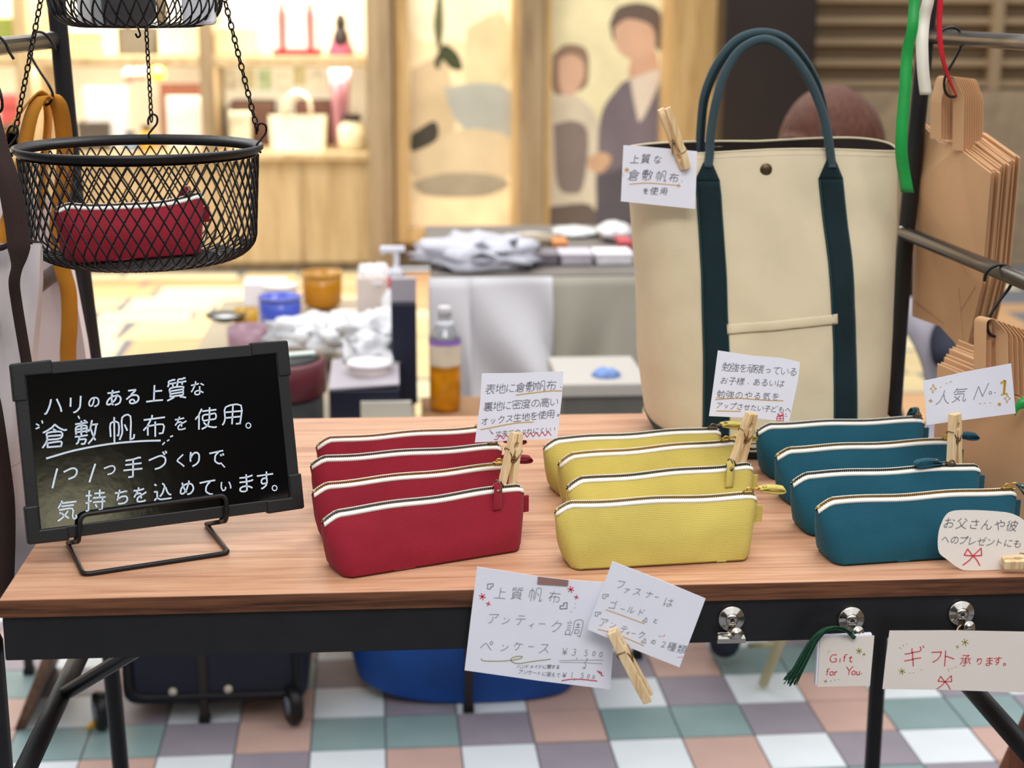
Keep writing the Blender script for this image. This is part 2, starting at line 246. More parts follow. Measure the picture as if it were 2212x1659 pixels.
# ---------------------------------------------------------------- pen strokes of the characters: each point is 100*x + y on a 0-90 grid, strokes are lists
GL = {
 '!': [[1865, 1833]],
 ',': [[1209, 1511, 1817, 1820, 1521]],
 '.': [],
 '0': [[2765, 3363, 3657, 3948, 3936, 3625, 3121, 2420, 2021, 1627, 1433, 1343, 1451, 1759, 2063, 2465, 2765]],
 '1': [[2663, 2621]],
 '2': [[1920, 2126, 2733, 3344, 3554, 3360, 2864, 1763, 1361, 1257], [3920, 1820, 1117]],
 '3': [[1225, 1521, 2319, 3021, 3324, 3633, 3339, 2943], [2443, 2943], [2943, 3046, 3348, 3452, 3457, 3361, 2765, 1764]],
 '5': [[3364, 1864, 1845, 2745, 3440, 3634, 3627, 3121, 2720, 2319, 1421]],
 'G': [[5462, 4565, 3465, 2763, 2259, 1650, 1537, 1732, 2027, 2622, 3919, 5221, 5423, 5439, 4439]],
 'N': [[5763, 5624], [5624, 5126, 4927, 2357, 1759], [1621, 1758, 1663]],
 'Y': [[3021, 3047], [3047, 3348, 4563, 5167], [3047, 2748, 1663, 1266]],
 'f': [[3062, 2765, 2365, 1862, 1657, 1621], [2248, 1248]],
 'i': [[1521, 1547]],
 'o': [[1822, 1624, 1430, 1437, 1642, 2147, 2448, 3248, 3646, 3745, 4240, 4236, 4227, 4024, 3721, 3219, 2419, 1822]],
 'r': [[1641, 2142, 2245, 2948, 3346], [1647, 1621]],
 't': [[2748, 1748, 945], [2056, 1748, 1724, 1822, 2119, 2719, 3020, 3122]],
 'u': [[1547, 1527, 1722, 2119, 2619, 3021, 3722], [3747, 3722]],
 '¥': [[2543, 2448, 2152, 1367], [3243, 3348, 4469], [1231, 4331], [2821, 2843], [4342, 3342, 3243, 2543, 2442, 1242]],
 '、': [[1827, 2619]],
 '。': [[2816, 3121, 3126, 2930, 2633, 1833, 1630, 1530, 1225, 1319, 1715, 2114, 2414, 2816]],
 'あ': [[3924, 2720, 2320, 1922, 1826, 1932, 2339, 3146, 3648], [6567, 4264, 2165], [3928, 4329, 5036, 5546, 5651, 5851, 5855], [5216, 6018, 6924, 7233, 7238, 7142, 6748, 5951, 4852, 3750], [4318, 3921, 3733, 3648, 3974]],
 'い': [[7230, 7332, 7241, 6656, 6263], [2166, 2056, 2139, 2332, 2724, 3021, 3320, 3821, 4226, 4531, 4437]],
 'え': [[4236, 4536, 4833, 5221, 5418, 5717, 7117, 7419], [5769, 3372], [5754, 2452], [5454, 5249, 4341, 4236, 3835, 2622]],
 'お': [[7557, 6464, 6364], [3560, 3460], [5163, 3460, 1960], [3574, 3420, 3318, 2818, 2121, 1825, 1829, 2133, 2839, 3339, 3442, 4845, 5745, 6641, 6935, 6930, 6624, 6321, 5418, 4918]],
 'く': [[5716, 4825, 3040, 2744, 2848, 3353, 5269]],
 'さ': [[5161, 5461], [2738, 2536, 2428, 2623, 2920, 3717, 6017, 6318], [4973, 5161, 5461, 5456, 5947, 6145, 6340, 6238, 5039], [2260, 4460, 6963]],
 'す': [[5163, 5163], [5133, 3932, 3633, 3337, 3345, 3750, 4051, 5151], [7463, 1863], [5173, 5151, 5345, 5336, 5130, 5026, 4521, 3817, 3616, 3317]],
 'せ': [[3053, 3052], [6056, 6055], [3069, 3032, 3221, 3918, 6519], [6071, 6045, 5837, 5636, 4836], [1451, 7357]],
 'た': [[3561, 3360], [7320, 7218, 5418, 5020, 4623, 4525, 4632], [7051, 5150], [4963, 3360, 1860], [3672, 3663, 3360, 3354, 3043, 2425, 2118]],
 'ち': [[3219, 3517, 5117, 5819, 6524, 6830, 6836, 6639, 6343, 5745, 4545, 3340, 2939], [3463, 3362], [1863, 4062, 6165, 6365, 6663], [2634, 2939, 2945, 3254, 3362, 3463, 3565, 3672]],
 'っ': [[3918, 4518, 5421, 6124, 6629, 6833, 6842, 6645, 5951, 4551, 2445]],
 'つ': [[3721, 5324, 6328, 6430, 6732, 7241, 7251, 6955, 6659, 6559, 6361, 5163, 3760, 1854]],
 'づ': [[6373, 6766, 6965], [7275, 7569], [3620, 5122, 6127, 6631, 6934, 7142, 7148, 6954, 6657, 6457, 6260, 5661, 4861, 3057, 1652]],
 'て': [[5266, 5162, 4557, 3947, 3942, 3934, 4227, 4624, 5718, 6318], [7068, 4066, 1663]],
 'で': [[7155, 7350], [5266, 5162, 4456, 3948, 3944, 3931, 4623, 5518, 6318, 6519], [6253, 6448], [1863, 4466, 5466, 5767, 7068]],
 'と': [[3850, 2971], [3850, 4351, 6462], [3850, 3747, 3042, 2736, 2628, 2724, 3320, 4018, 5618, 6819]],
 'ど': [[6965, 6572], [7475, 7769], [3649, 4250, 6060], [3649, 3646, 2941, 2435, 2427, 2721, 3617, 6418, 6720, 6721], [3649, 2769]],
 'な': [[5729, 6229, 7222], [7355, 6163], [3662, 3774], [5650, 5722, 5518, 5116, 4515, 3718, 3521, 3527, 3830, 4533, 5732], [1931, 2439, 3152, 3357, 3158, 3160], [3159, 3158, 3059, 3057, 3158], [1860, 3061, 3360, 3562, 4763, 4966]],
 'に': [[4563, 7064], [7121, 4821, 4522, 4126, 4235], [2836, 2528, 2126], [2369, 1937, 2027, 2126, 2218]],
 'の': [[4918, 5720, 6524, 6929, 7236, 7240, 7250, 6759, 6164, 5467, 3967, 3063, 2457, 1951, 1847, 1737, 1929, 2424, 2724, 3124, 3527, 3934, 4450, 4667]],
 'は': [[7524, 6730, 6230], [6058, 6057], [2736, 2427, 2126], [7557, 7359, 6057, 4158], [2372, 1949, 1927, 2126, 2118, 2117], [6034, 6033, 4834, 4333, 3930, 3922, 4218, 4817, 5618, 6022, 6230, 6034, 6071]],
 'ぶ': [[6442, 7227, 7424, 7320], [1322, 1825, 2833], [7660, 7267], [3770, 5064, 5160, 5058, 4857], [3648, 3848, 4342, 4934, 5129, 5122, 5019, 4517, 3417, 3119], [7056, 6857, 6464]],
 'へ': [[7424, 6039, 5842, 5050, 4952, 4260, 3960, 3660, 3256, 1837]],
 'ま': [[4764, 4763], [4833, 4831], [6951, 6649, 4748, 2449], [6866, 4763, 2465], [6624, 5630, 4831, 4833, 3533, 2630, 2427, 2421, 3017, 4116, 4618, 4821, 4772]],
 'め': [[3931, 3936], [3931, 3630, 3224, 2722, 2123, 1727, 1840, 2451, 2953], [3931, 4328], [5472, 5363, 5261, 5161, 4851, 4237, 3936], [4718, 4917, 5718, 6422, 6927, 7236, 7243, 7148, 6854, 6457, 5860, 4261, 2956], [2568, 2757, 2956, 2953, 3245, 3637, 3936]],
 'も': [[3560, 3560], [2062, 3660, 4560, 5161], [3560, 3660], [6047, 6545, 6936, 6928, 6723, 6521, 5416, 4416, 3818, 3422, 3327, 3341, 3444, 3560, 3663, 3773], [1843, 3041, 5042]],
 'や': [[4274, 4473, 4968, 5061], [2466, 3054, 3351, 3348, 3739, 4516], [3053, 3154], [5040, 5539, 6239, 6740, 7042, 7247, 7254, 7257, 6562, 5162, 3355, 2951, 2651, 1647]],
 'り': [[3256, 2757], [2737, 2749, 2757, 2973], [2752, 3154, 3359, 3965, 4569, 5568, 6063, 6357, 6340, 6030, 5121, 3716]],
 'る': [[5669, 5569, 2869], [3848, 3948, 5448, 6245, 6641, 6936, 6828, 6624, 5918, 5116, 4316, 3618, 3321, 3328, 4132, 4830, 5225, 5418], [2036, 3245, 3848, 4053, 5464, 5669]],
 'れ': [[2942, 2441, 1528, 1524], [3250, 3651, 4357, 5061, 6062, 6457, 6448, 6129, 6321, 6420, 7220, 7823, 7926], [1760, 3160], [3373, 3160, 3250, 2943, 3042, 3017]],
 'を': [[3049, 3054, 3358, 3464], [4944, 5745, 7051], [4940, 4339, 3634, 3228, 3321, 3518, 4216, 6016, 6618], [3974, 3765], [6067, 5766, 3664, 1965], [4930, 4944, 4848, 4351, 2949, 2445, 2039]],
 'ん': [[3244, 2942, 2435, 1818], [3244, 3543, 3945, 4545, 4843, 4940, 4924, 5120, 5418, 6218, 6921, 7430, 7532, 7435], [3344, 3345, 3244, 3145, 3148, 4472]],
 'ァ': [[2715, 3015, 3417, 4227, 4435, 4443], [5538, 6447, 6651, 6654, 2454]],
 'ア': [[5448, 5748, 5949, 6656, 7063, 7166, 7068, 1967], [2318, 2718, 3422, 3927, 4339, 4454]],
 'ィ': [[2134, 3238, 4042, 4643], [4615, 4645, 6258]],
 'イ': [[4853, 4252, 3548, 1842], [6770, 5761, 5057, 4854, 4817]],
 'オ': [[2027, 2328, 2430, 3033, 4244, 4851, 5353], [5459, 5358], [4118, 5218, 5419, 5353, 5472], [7259, 5358, 1959]],
 'ギ': [[4437, 4537], [4158, 3958], [7572, 7278], [1833, 3736, 4236, 4538, 6941], [1855, 2455, 3957, 4259, 6361, 6666, 6669, 6375], [4816, 4537, 4437, 4255, 4158, 3958, 3971]],
 'ク': [[4063, 4170, 4374, 4675], [2818, 2917, 3318, 4424, 5636, 6654, 6862, 6663, 3663, 3357, 2045]],
 'ケ': [[3018, 3418, 3619, 4630, 5139, 5245, 5359], [3372, 3159], [1743, 2147, 3059, 7459]],
 'ゴ': [[6621, 2121], [7572, 7278], [6375, 6569], [6618, 6662, 2263]],
 'ス': [[2566, 6266, 6161, 5753, 5145, 5139], [1820, 2119, 3024, 4739, 5139], [5139, 6625, 7019]],
 'ゼ': [[3252, 3251], [7277, 7572], [6572, 6767], [3270, 3225, 3321, 3618, 4017, 5817, 6718], [5537, 6651, 6757, 5857, 3952, 3252, 3251, 2950, 1448]],
 'ッ': [[2551, 2942, 2839], [4545, 4256], [6653, 6650, 6342, 6034, 5427, 4519, 3615, 3515]],
 'テ': [[2817, 3217, 3821, 4226, 4638, 4650], [2769, 6569], [7451, 1750]],
 'ト': [[6641, 4450, 3651], [3671, 3651, 3618]],
 'ド': [[5668, 6060], [6964, 6572], [3350, 3850, 4548, 6439], [3371, 3318]],
 'ナ': [[1854, 7354], [4771, 4749, 4537, 3926, 3320, 3220, 3018, 2718]],
 'ハ': [[5665, 6935, 7221], [1420, 1821, 2227, 3044, 3460, 3463, 3565, 3665]],
 'フ': [[3020, 3319, 4224, 4928, 5736, 6346, 6656, 6765, 6566, 2166]],
 'プ': [[6666, 6664], [2719, 3318, 4223, 4827, 5534, 6554, 6663, 6666, 6673, 6875, 7077, 7577, 7973, 7968, 7564, 6664, 6666, 2065]],
 'ペ': [[7126, 6138, 5543, 5545, 4258, 3959, 3558, 3356, 2748, 2547, 2545, 1736], [6754, 6156, 5959, 6066, 6469, 6969, 7265, 7362, 7258, 6754]],
 'メ': [[5042, 5044], [2018, 2218, 3024, 3124, 3326, 4031, 5042, 5044, 5448, 6060, 6369], [6827, 5539, 5042, 5044, 4845, 4547, 4349, 4249, 4051, 3951, 3058, 2958]],
 'リ': [[2741, 2769], [6371, 6245, 6033, 5526, 5021, 4218, 3918]],
 'ル': [[5170, 5021, 5121, 5621, 6729, 7536, 7542], [3170, 3040, 2733, 2223]],
 'レ': [[7042, 6637, 6034, 6033, 5833, 5731, 5631, 5530, 3721, 3020, 2821, 2869]],
 'ン': [[3957, 2866, 2766], [7360, 7353, 7252, 6946, 6644, 6642, 5633, 4527, 3421, 2519, 2121]],
 'ー': [[1845, 7245, 7542]],
 '丈': [[4227, 4327], [1563, 7563], [2753, 2652, 3041, 3632, 4227, 4327, 4524, 5518, 7114, 7515], [1715, 3018, 4528, 5039, 5248, 5375]],
 '上': [[7053, 4253], [4218, 4275], [7517, 4218, 1417]],
 '人': [[4555, 4460, 4576], [4555, 4854, 5142, 6126, 6919, 7516], [4555, 4355, 4253, 3944, 3330, 2521, 1716]],
 '使': [[4923, 4823], [2257, 1855, 1249, 1247], [3469, 7669], [5440, 7541, 7457, 5757, 3656, 3640, 5440], [5577, 5540, 5330, 5124, 4621, 4519, 3314], [7815, 7214, 5718, 4823, 4030, 3833], [2314, 2258, 2464, 3076]],
 '倉': [[6345, 2645], [2815, 2827], [2815, 6515], [1557, 1757, 2862, 3969, 4474, 4674, 5765, 7058, 7557, 7858], [4263, 4859, 4854], [6515, 6428, 2827, 2428], [1516, 2430, 2641, 2654, 6354, 6337, 2536]],
 '勉': [[6426, 6926, 7227], [2471, 3770, 3358], [3040, 3039], [6062, 5962], [3639, 3618, 3815, 4115, 7415, 7618, 7622, 7525, 7227], [5128, 5536, 5744, 6062, 6076], [3040, 3039], [1515, 1816, 2422, 2830, 3146, 3157], [2878, 2677, 2471, 2371, 2065, 1863, 1659, 1740, 3039, 4540, 4558], [7227, 7437, 7548, 7462, 5162, 4658, 3157, 1758]],
 '地': [[4249, 3648], [6733, 7133, 7337, 7462, 6962, 6359, 5758], [5755, 4252], [2376, 2332], [3159, 1359], [5730, 5776], [7724, 7518, 7315, 6915, 5015, 4615, 4218, 4249, 4270], [3337, 3234, 2332, 2130, 1527]],
 '夫': [[4543, 4444], [1515, 2418, 3324, 3932, 4239, 4540], [2166, 7066], [7545, 4745, 4543, 4245, 1545], [7515, 6916, 5922, 5328, 4837, 4540, 4444, 4576]],
 '子': [[6471, 2172], [3314, 4214, 4515, 4556, 6165, 6471], [7544, 1544]],
 '密': [[4659, 3864], [3343, 3357], [1746, 2254, 2255], [4576, 4571], [7544, 7545, 6655], [4532, 4518], [1662, 1771, 7371, 7462], [6828, 6814], [1537, 3643, 3745, 4247, 5354, 6062], [2228, 2317, 4518, 6817], [6049, 6248, 6243, 6041, 5840, 3840, 3643, 3343]],
 '布': [[3976, 3873, 3766], [2746, 2645], [4856, 4814], [7566, 1566], [2721, 2645, 2751, 3360, 3366], [1436, 2143, 2645, 2746, 7146, 7124, 6921, 6021]],
 '帆': [[3917, 4529, 4639, 4674, 6874, 6817, 7015, 7716, 7825], [6039, 5354], [2577, 2513], [3330, 3630, 3662, 1563, 1529]],
 '度': [[4777, 4870], [4720, 4523, 3729, 3634], [4720, 4417, 3715, 2714, 2514, 2415], [5420, 5723, 6125, 6630, 6634, 2834], [6361, 6344, 3944, 3962], [7556, 2756], [1512, 1415, 1826, 2043, 2069, 4870, 7569], [4720, 5420, 5618, 7114, 7815]],
 '張': [[7254, 4454], [1813, 2614, 2816, 3029, 3040, 1540, 1657, 3157, 3173, 1573], [4443, 4242], [4463, 7263], [5620, 5418, 4215], [7234, 6427], [5442, 5537, 5832, 6128, 6427], [6427, 6524, 6919, 7515, 7716], [4215, 4242, 4443, 4472, 4574, 7574], [3842, 4443, 7542]],
 '強': [[7062, 6966, 6670], [2014, 2614, 3016, 3226, 3339, 1539, 1554, 1656, 3257, 3273, 1573], [7218, 7124], [7218, 7418, 7614], [4460, 4666, 4969, 5376], [5748, 7348, 7233, 5733, 4233, 4248, 5748], [5717, 5755, 5557, 5560], [3915, 7218], [7459, 7460, 7262, 4160]],
 '彼': [[5824, 5724], [2247, 1543], [1563, 2472, 2675], [5648, 5677], [6954, 7054, 7257, 7366, 3966, 3836, 3627, 3215], [3948, 7047], [7047, 6940, 6026, 5724, 5118, 4114], [7515, 6518, 5824, 5724, 4836, 4542, 4548], [2314, 2248, 2454, 2759, 3060]],
 '手': [[7538, 1438], [4572, 4516, 4415, 4114, 3114], [2056, 7256], [6975, 6376, 4572, 2071]],
 '承': [[1521, 2028, 2437, 3055, 3057, 1557], [7557, 6748, 6448], [3541, 5541], [3230, 5930], [3653, 5453], [6173, 5767, 4862, 4559, 4515, 3414, 3116], [6160, 6059, 6154, 6348, 6448, 6639, 7226, 7623], [6474, 6373, 2574]],
 '持': [[4531, 5023], [2240, 2342], [1439, 2139, 2342, 3144], [7539, 3839], [5813, 6614, 6717, 6753], [5777, 5753], [3062, 1362], [7267, 4167], [3753, 7653], [1613, 2114, 2317, 2240, 2377]],
 '敷': [[2427, 4226, 4220, 4015, 3813, 3114], [5653, 5851, 6333, 6533], [5653, 5351, 5147], [5113, 6123, 6326, 6527], [6527, 6533], [6527, 6824, 7020], [7363, 6940, 6734, 6533], [3877, 3978, 4275, 4375, 4371], [4556, 1656], [4548, 1648], [3036, 3038, 3077], [4771, 1471], [4544, 4463, 1663, 1643], [5863, 7663], [1336, 2535, 4736], [6075, 5653], [2535, 2427, 2326, 2119, 1716]],
 '様': [[6430, 6731, 7237], [3719, 4221, 4222, 5026], [4633, 4239], [4776, 4968], [2460, 2460], [2448, 2648, 3045, 3340, 3338], [6875, 6668], [1460, 3360], [7648, 3848], [7458, 4258], [7568, 5767, 4068], [5013, 5714, 5716, 5833, 5767], [2414, 2446, 2347, 2460, 2477], [2448, 1945, 1330], [7618, 6923, 6332, 5833]],
 '気': [[2148, 6348, 6524, 6718, 6915, 7214, 7515, 7717, 7722, 7525], [3928, 3728], [1755, 2465, 2468, 2769], [6759, 2959], [2769, 2876], [2769, 7569], [2237, 2438, 2736, 2836, 3531, 3728, 3928, 4623, 5118], [4840, 4030, 3728, 3323, 2115, 1714]],
 '父': [[5775, 7161, 7259], [3375, 3071, 2362, 1857, 1657], [4532, 4632], [3054, 3348, 3939, 4532, 4632, 4927, 5127, 5424, 6717, 7315, 7515], [1514, 2819, 3926, 5137, 5544, 6056, 6356]],
 '生': [[1651, 2262, 2463], [2775, 2569, 2463], [7263, 2463], [2240, 6940], [4516, 4576], [7516, 1516]],
 '用': [[7154, 2154], [2136, 7136], [4572, 4515], [1415, 1821, 2136, 2171, 7172, 7116, 7015, 6714, 5914]],
 '種': [[1329, 2143, 2546], [2614, 2745], [4245, 7545], [7815, 3715], [7664, 3964], [7525, 4225], [2672, 2546], [3556, 1456], [5835, 4235, 4254, 5855, 7554, 7536, 5835], [5815, 5874], [1571, 2772, 3375, 3975, 4173, 5974, 7276, 7575], [3636, 3639, 3243, 2844, 2546]],
 '答': [[3070, 3262], [6462, 6270], [3245, 3243, 5943, 6046], [3245, 2845, 1539, 1440], [5270, 5375, 5578], [6416, 6432, 2632, 2616], [6416, 2616], [1663, 2170, 2371], [2477, 2371], [4170, 2371], [5270, 7570], [3245, 3348, 3751, 3953, 4557, 4559, 4861, 4866, 5170, 5270], [7742, 7441, 6346, 6046, 6048, 5450, 4557]],
 '表': [[4921, 3617, 3016], [3016, 3035], [4848, 4844, 5137, 5630, 5930], [6936, 5930], [5930, 6025, 6820, 7517], [1871, 7271], [2260, 6960], [4548, 4576], [7448, 4548, 3947, 1548], [1530, 1730, 2534, 3035, 3138, 3842, 3947]],
 '裏': [[7027, 6525, 6023, 6021], [3024, 3015], [5215, 5117, 4817, 3915, 3015], [4572, 4577], [1841, 7141], [4563, 4533], [6757, 2357], [4563, 2364, 2448, 4548, 6648, 6750, 6664, 4563], [7572, 4672, 1572], [1433, 3933, 7633], [7814, 6915, 6118, 6021, 5721, 4928, 4833], [3933, 3830, 3327, 3124, 2524, 1721, 1421]],
 '調': [[2471, 2375], [1645, 3145], [1365, 3365], [3155, 1655], [5849, 5866], [6660, 5160], [1514, 1635, 3135, 3118], [5121, 5138, 5139, 6638, 6525, 5125], [6748, 5849, 4948], [1518, 3118, 3615, 3920, 4239, 4374, 7574, 7515, 7314, 6614, 6316]],
 '質': [[2442, 6642], [6633, 2433], [6466, 6458], [3520, 1513], [3358, 3366], [7414, 5919, 5619], [2433, 2451, 6551, 6642, 6626, 6424, 2524, 2426, 2433], [4557, 4757, 4860, 5175, 6475, 6977, 7476], [2066, 3366, 4266], [7666, 6466, 5066], [4076, 3777, 2074, 2066, 1758]],
 '込': [[5458, 5169, 4574], [5458, 5757, 6145, 6635, 7031, 7529], [5458, 5157, 4641, 4033, 3529], [7617, 7216, 3917, 3319, 2424], [2172, 1875, 1675], [2424, 2448, 1448], [2424, 1922, 1417]],
 '関': [[5448, 5342], [1764, 3964], [5164, 7364], [3548, 3645, 3642], [1714, 1774, 1875, 3974, 3854, 1754], [6614, 7215, 7316, 7374, 7275, 5174, 5154, 7354], [4430, 4631, 6231], [6142, 4541, 2942], [2818, 3018, 3621, 4226, 4228, 4530, 4541], [5818, 4231, 2731]],
 '頑': [[7451, 4751], [7416, 6721], [3255, 3225], [3614, 4214, 5118, 5120, 5421], [5973, 5862], [1419, 1830, 2042, 2055], [3673, 1673], [4739, 7439], [4130, 4128, 3927, 3225], [1455, 3855], [7439, 7327, 4727, 4751, 4862, 7362, 7439], [7774, 6073, 4474]],
 '類': [[7451, 4851], [1870, 1675], [7515, 6821], [5319, 5119, 5017, 4716, 4514, 3914], [2727, 3026, 3919], [3670, 3975], [2757, 3357, 4051], [6073, 5962], [3543, 3643], [7439, 4839], [1435, 4135], [4839, 4962, 7362, 7451, 7427, 4827, 4839], [1449, 2154, 2257, 2760, 2763], [4674, 6073, 7774], [2776, 2762, 2749], [4063, 2963, 2762, 2463, 1463], [1415, 2018, 2727, 2742]],
 '高': [[6115, 6413, 7013, 7215, 7241, 1841, 1814], [4477, 4570], [6160, 6460, 6450, 2950, 2651, 2760, 6160], [3118, 3233, 5832, 5721, 3121], [1569, 4570, 7569]],
}
# ---------------------------------------------------------------- handwriting on a flat face
def glyph(ch):
    return [[(q//100-45, q % 100-45) for q in st] for st in GL[ch]]
class Face:
    """a flat written face: point p, normal n (towards the reader); crop = (scale, ox, oy) turns sheet measurements into frame pixels"""
    def __init__(s, p, n, crop=(1, 0, 0), lift=.0003):
        s.p = V(p); s.n = V(n).normalized(); s.crop = crop; s.lift = lift; s.ink = {}
    def px(s, q): k, ox, oy = s.crop; return (q[0]/k+ox, q[1]/k+oy)
    def at(s, q, l=0): x, y = s.px(q); return onP(x, y, s.p, s.n)+s.n*l
    def stroke(s, pts, wd, m, smooth=True):
        pts = [V((p[0], p[1], 0)) for p in pts]
        if smooth and len(pts) > 2: pts = spline(pts, 3)
        s.ink.setdefault(m, []).append(([(p.x, p.y) for p in pts], wd))
    def char(s, ch, c, size, wd, m, ang=0, slant=.12, sx=1.0):
        if ch not in GL: return
        g = glyph(ch); xs = [p[0] for st in g for p in st]; cx = (min(xs)+max(xs))/2
        a = ang+random.uniform(-.04, .04); k = size/78*random.uniform(.95, 1.05); ca, sa = math.cos(a), math.sin(a)
        for st in g:
            out = []
            for x, y in st:
                x = (x-cx)*sx; x, y = (x+y*slant)*k, -y*k
                x += size*.012*nz(x*.05+c[0], y*.05); y += size*.012*nz(x*.05+9, y*.05+c[1])
                out.append((c[0]+x*ca-y*sa, c[1]+x*sa+y*ca))
            s.stroke(out, wd, m, len(out) > 3)
    def text(s, chars, a, b, size, wd, m, slant=.12, ang=None, sx=1.0):
        n = len(chars); t = math.atan2(b[1]-a[1], b[0]-a[0]) if ang is None else ang
        for i, ch in enumerate(chars):
            f = i/(n-1) if n > 1 else 0; sz = size*(.78 if ch in 'ゃゅょっァィッぶ、。' else 1)
            s.char(ch, (a[0]+(b[0]-a[0])*f, a[1]+(b[1]-a[1])*f), sz, wd, m, t*.8, slant, sx)
    def dash(s, *segs, wd=2, m='pencil'):
        for a in segs: s.stroke([(a[0], a[1]), (a[2], a[3])], wd, m)
    def star(s, c, r, wd, m, n=3):
        for k in range(n):
            a = math.pi*k/n+.3; s.stroke([(c[0]-r*math.cos(a), c[1]-r*math.sin(a)), (c[0]+r*math.cos(a), c[1]+r*math.sin(a))], wd, m)
    def bow(s, c, r, wd, m):
        x, y = c
        s.stroke([(x, y), (x-r*.6, y-r*.8), (x-r, y-r*.1), (x, y), (x+r*.95, y-r*.9), (x+r, y-r*.05), (x, y)], wd, m, False)
        s.stroke([(x, y), (x-r*.4, y+r*.5), (x-r*1.15, y+r*1.05)], wd, m); s.stroke([(x, y), (x+r*.4, y+r*.4), (x+r*.8, y+r*1.1)], wd, m)
    def loop(s, pts, wd, m): s.stroke(list(pts)+[pts[0]], wd, m, False)
    def build(s, parent, names=None):
        groups = []
        for m, L in s.ink.items():
            if m == 'gold_ink' and len(L) <= 3: groups += [(m, [q], 'underline') for q in L]
            else: groups.append((m, L, 'handwriting'))
        for m, L, nm_ in groups:
            b = MB()
            for pts, wd in L:
                P = [s.at(p, s.lift) for p in pts]
                Q = [P[0]]
                for p in P[1:]:
                    if (p-Q[-1]).length > 1e-5: Q.append(p)
                if len(Q) < 2: continue
                d0 = (Q[1]-Q[0]).normalized(); d1 = (Q[-1]-Q[-2]).normalized()
                hw = wd/s.crop[0]/FPX*(s.p-CAMP).dot(FW)/2
                Q[0] = Q[0]-d0*hw*.6; Q[-1] = Q[-1]+d1*hw*.6; L_ = []; R_ = []
                for i, p in enumerate(Q):
                    ta = (p-Q[i-1]).normalized() if i else None; tb = (Q[i+1]-p).normalized() if i < len(Q)-1 else None
                    if ta is not None and tb is not None and ta.dot(tb) < .3:
                        for t in (ta, tb): o = s.n.cross(t)*hw; L_.append(p-o); R_.append(p+o)
                    else:
                        t = ta if tb is None else (tb if ta is None else (ta+tb).normalized()); o = s.n.cross(t)*hw; L_.append(p-o); R_.append(p+o)
                vs = [q for pr_ in zip(L_, R_) for q in pr_]
                b.add(vs, [(2*i, 2*i+1, 2*i+3, 2*i+2) for i in range(len(L_)-1)])
            o = b.build(nm_, m, parent)
            if names and m in names: o['label'] = names[m]

def card(name, label, poly, p, n, crop, thick=.0004, m='paper', loc=None, group=None):
    """a card whose outline is given in sheet measurements; returns (root, face)"""
    f = Face(p, n, crop)
    pts = [f.at(q) for q in poly]; c = sum(pts, V())/len(pts); low = min(pts, key=lambda q: q.z)
    root = thing(name, label, 'card', (c.x, c.y, low.z), group)
    MB().prism(pts, -f.n*thick).build('paper_sheet', m, root)
    return root, f
# ================================================================ THE SETTING
TW = .103*1.35; TYAW = math.radians(.82); TX, TY = -.404*1.35, 2.125*1.35
cs, sn = math.cos(TYAW), math.sin(TYAW)
fl = MB(); fl.bbox((-7, -4.2, -.1), (7, 8.15, -.004)); floor = struct(fl.build('floor', mat('grey tile grout', rgb(120, 122, 128), .9, 0, .1, 30)), 'arcade floor of pastel square tiles and cream flagstones')
TM = [mat('blue green tile', rgb(136, 160, 160), .45, 0, .07, 9, .15, 300), mat('mauve tile', rgb(150, 142, 152), .45, 0, .08, 9, .15, 300),
      mat('salmon tile', rgb(200, 166, 154), .45, 0, .06, 9, .15, 300), mat('white tile', rgb(226, 232, 236), .45, 0, .03, 9, .15, 300)]
PAT = {0: (0, 1, 2, 0), 1: (2, 3, 1, 3), 2: (2, 0, 0, 1), 3: (1, 3, 2, 3)}
tmesh = []
for k in range(4):
    b = MB(); b.box((0, 0, -.004), (TW-.0035, TW-.0035, .008)); o = b.build('tile', TM[k]); tmesh.append(o.data); bpy.data.objects.remove(o)
for r in range(-6, 4):
    for c in range(-4, 18):
        u, v = TX+(c+.5)*TW, TY-(r+.5)*TW
        o = bpy.data.objects.new('tile', tmesh[PAT[r % 4][c % 4]]); C.objects.link(o)
        o.location = (u*cs-v*sn, u*sn+v*cs, random.uniform(-.0006, .0004)); o.rotation_euler = (0, 0, TYAW); attach(o, floor)
# cream flagstones farther off, irregular sizes
FS = [mat('cream flagstone', rgb(222, 200, 150), .6, 0, .08, 3), mat('pale flagstone', rgb(230, 216, 176), .6, 0, .06, 3), mat('peach flagstone', rgb(216, 170, 124), .5, 0, .08, 3)]
yy = TY+6*TW+.05
while yy < 8.0:
    h = random.uniform(.22, .4); h = min(h, 8.1-yy) if yy+h < 8.1 else 8.1-yy; xx = -3.0-random.random()*.3
    while xx < 2.6:
        wd = random.uniform(.3, .62); j = lambda: random.uniform(-.02, .02)
        b = MB(); b.prism([(xx+.012+j(), yy+.012+j(), 0), (xx+wd-.012+j(), yy+.012+j(), 0), (xx+wd-.012+j(), yy+h-.012+j(), 0), (xx+.012+j(), yy+h-.012+j(), 0)], (0, 0, -.006))
        b.build('flagstone', random.choice(FS), floor, bevel=.003, seg=1); xx += wd
    yy += h
# arcade walls out of view, so that gloss reflects a real surrounding
wb = MB(); wb.bbox((-7, -4.3, 0), (7, -4.2, 3.2)); struct(wb.build('wall_back', mat('dim shop fronts across the arcade', rgb(70, 62, 56), .8, 0, .4, 1.2)))
wl = MB(); wl.bbox((-7.1, -4.3, 0), (-7, 10, 3.4)); struct(wl.build('wall_left', mat('beige side wall', rgb(150, 130, 104), .8, 0, .1, 1)))
wr = MB(); wr.bbox((7, -4.3, 0), (7.1, 10, 3.4)); struct(wr.build('wall_right', mat('beige side wall right', rgb(150, 130, 104), .8, 0, .1, 1)))
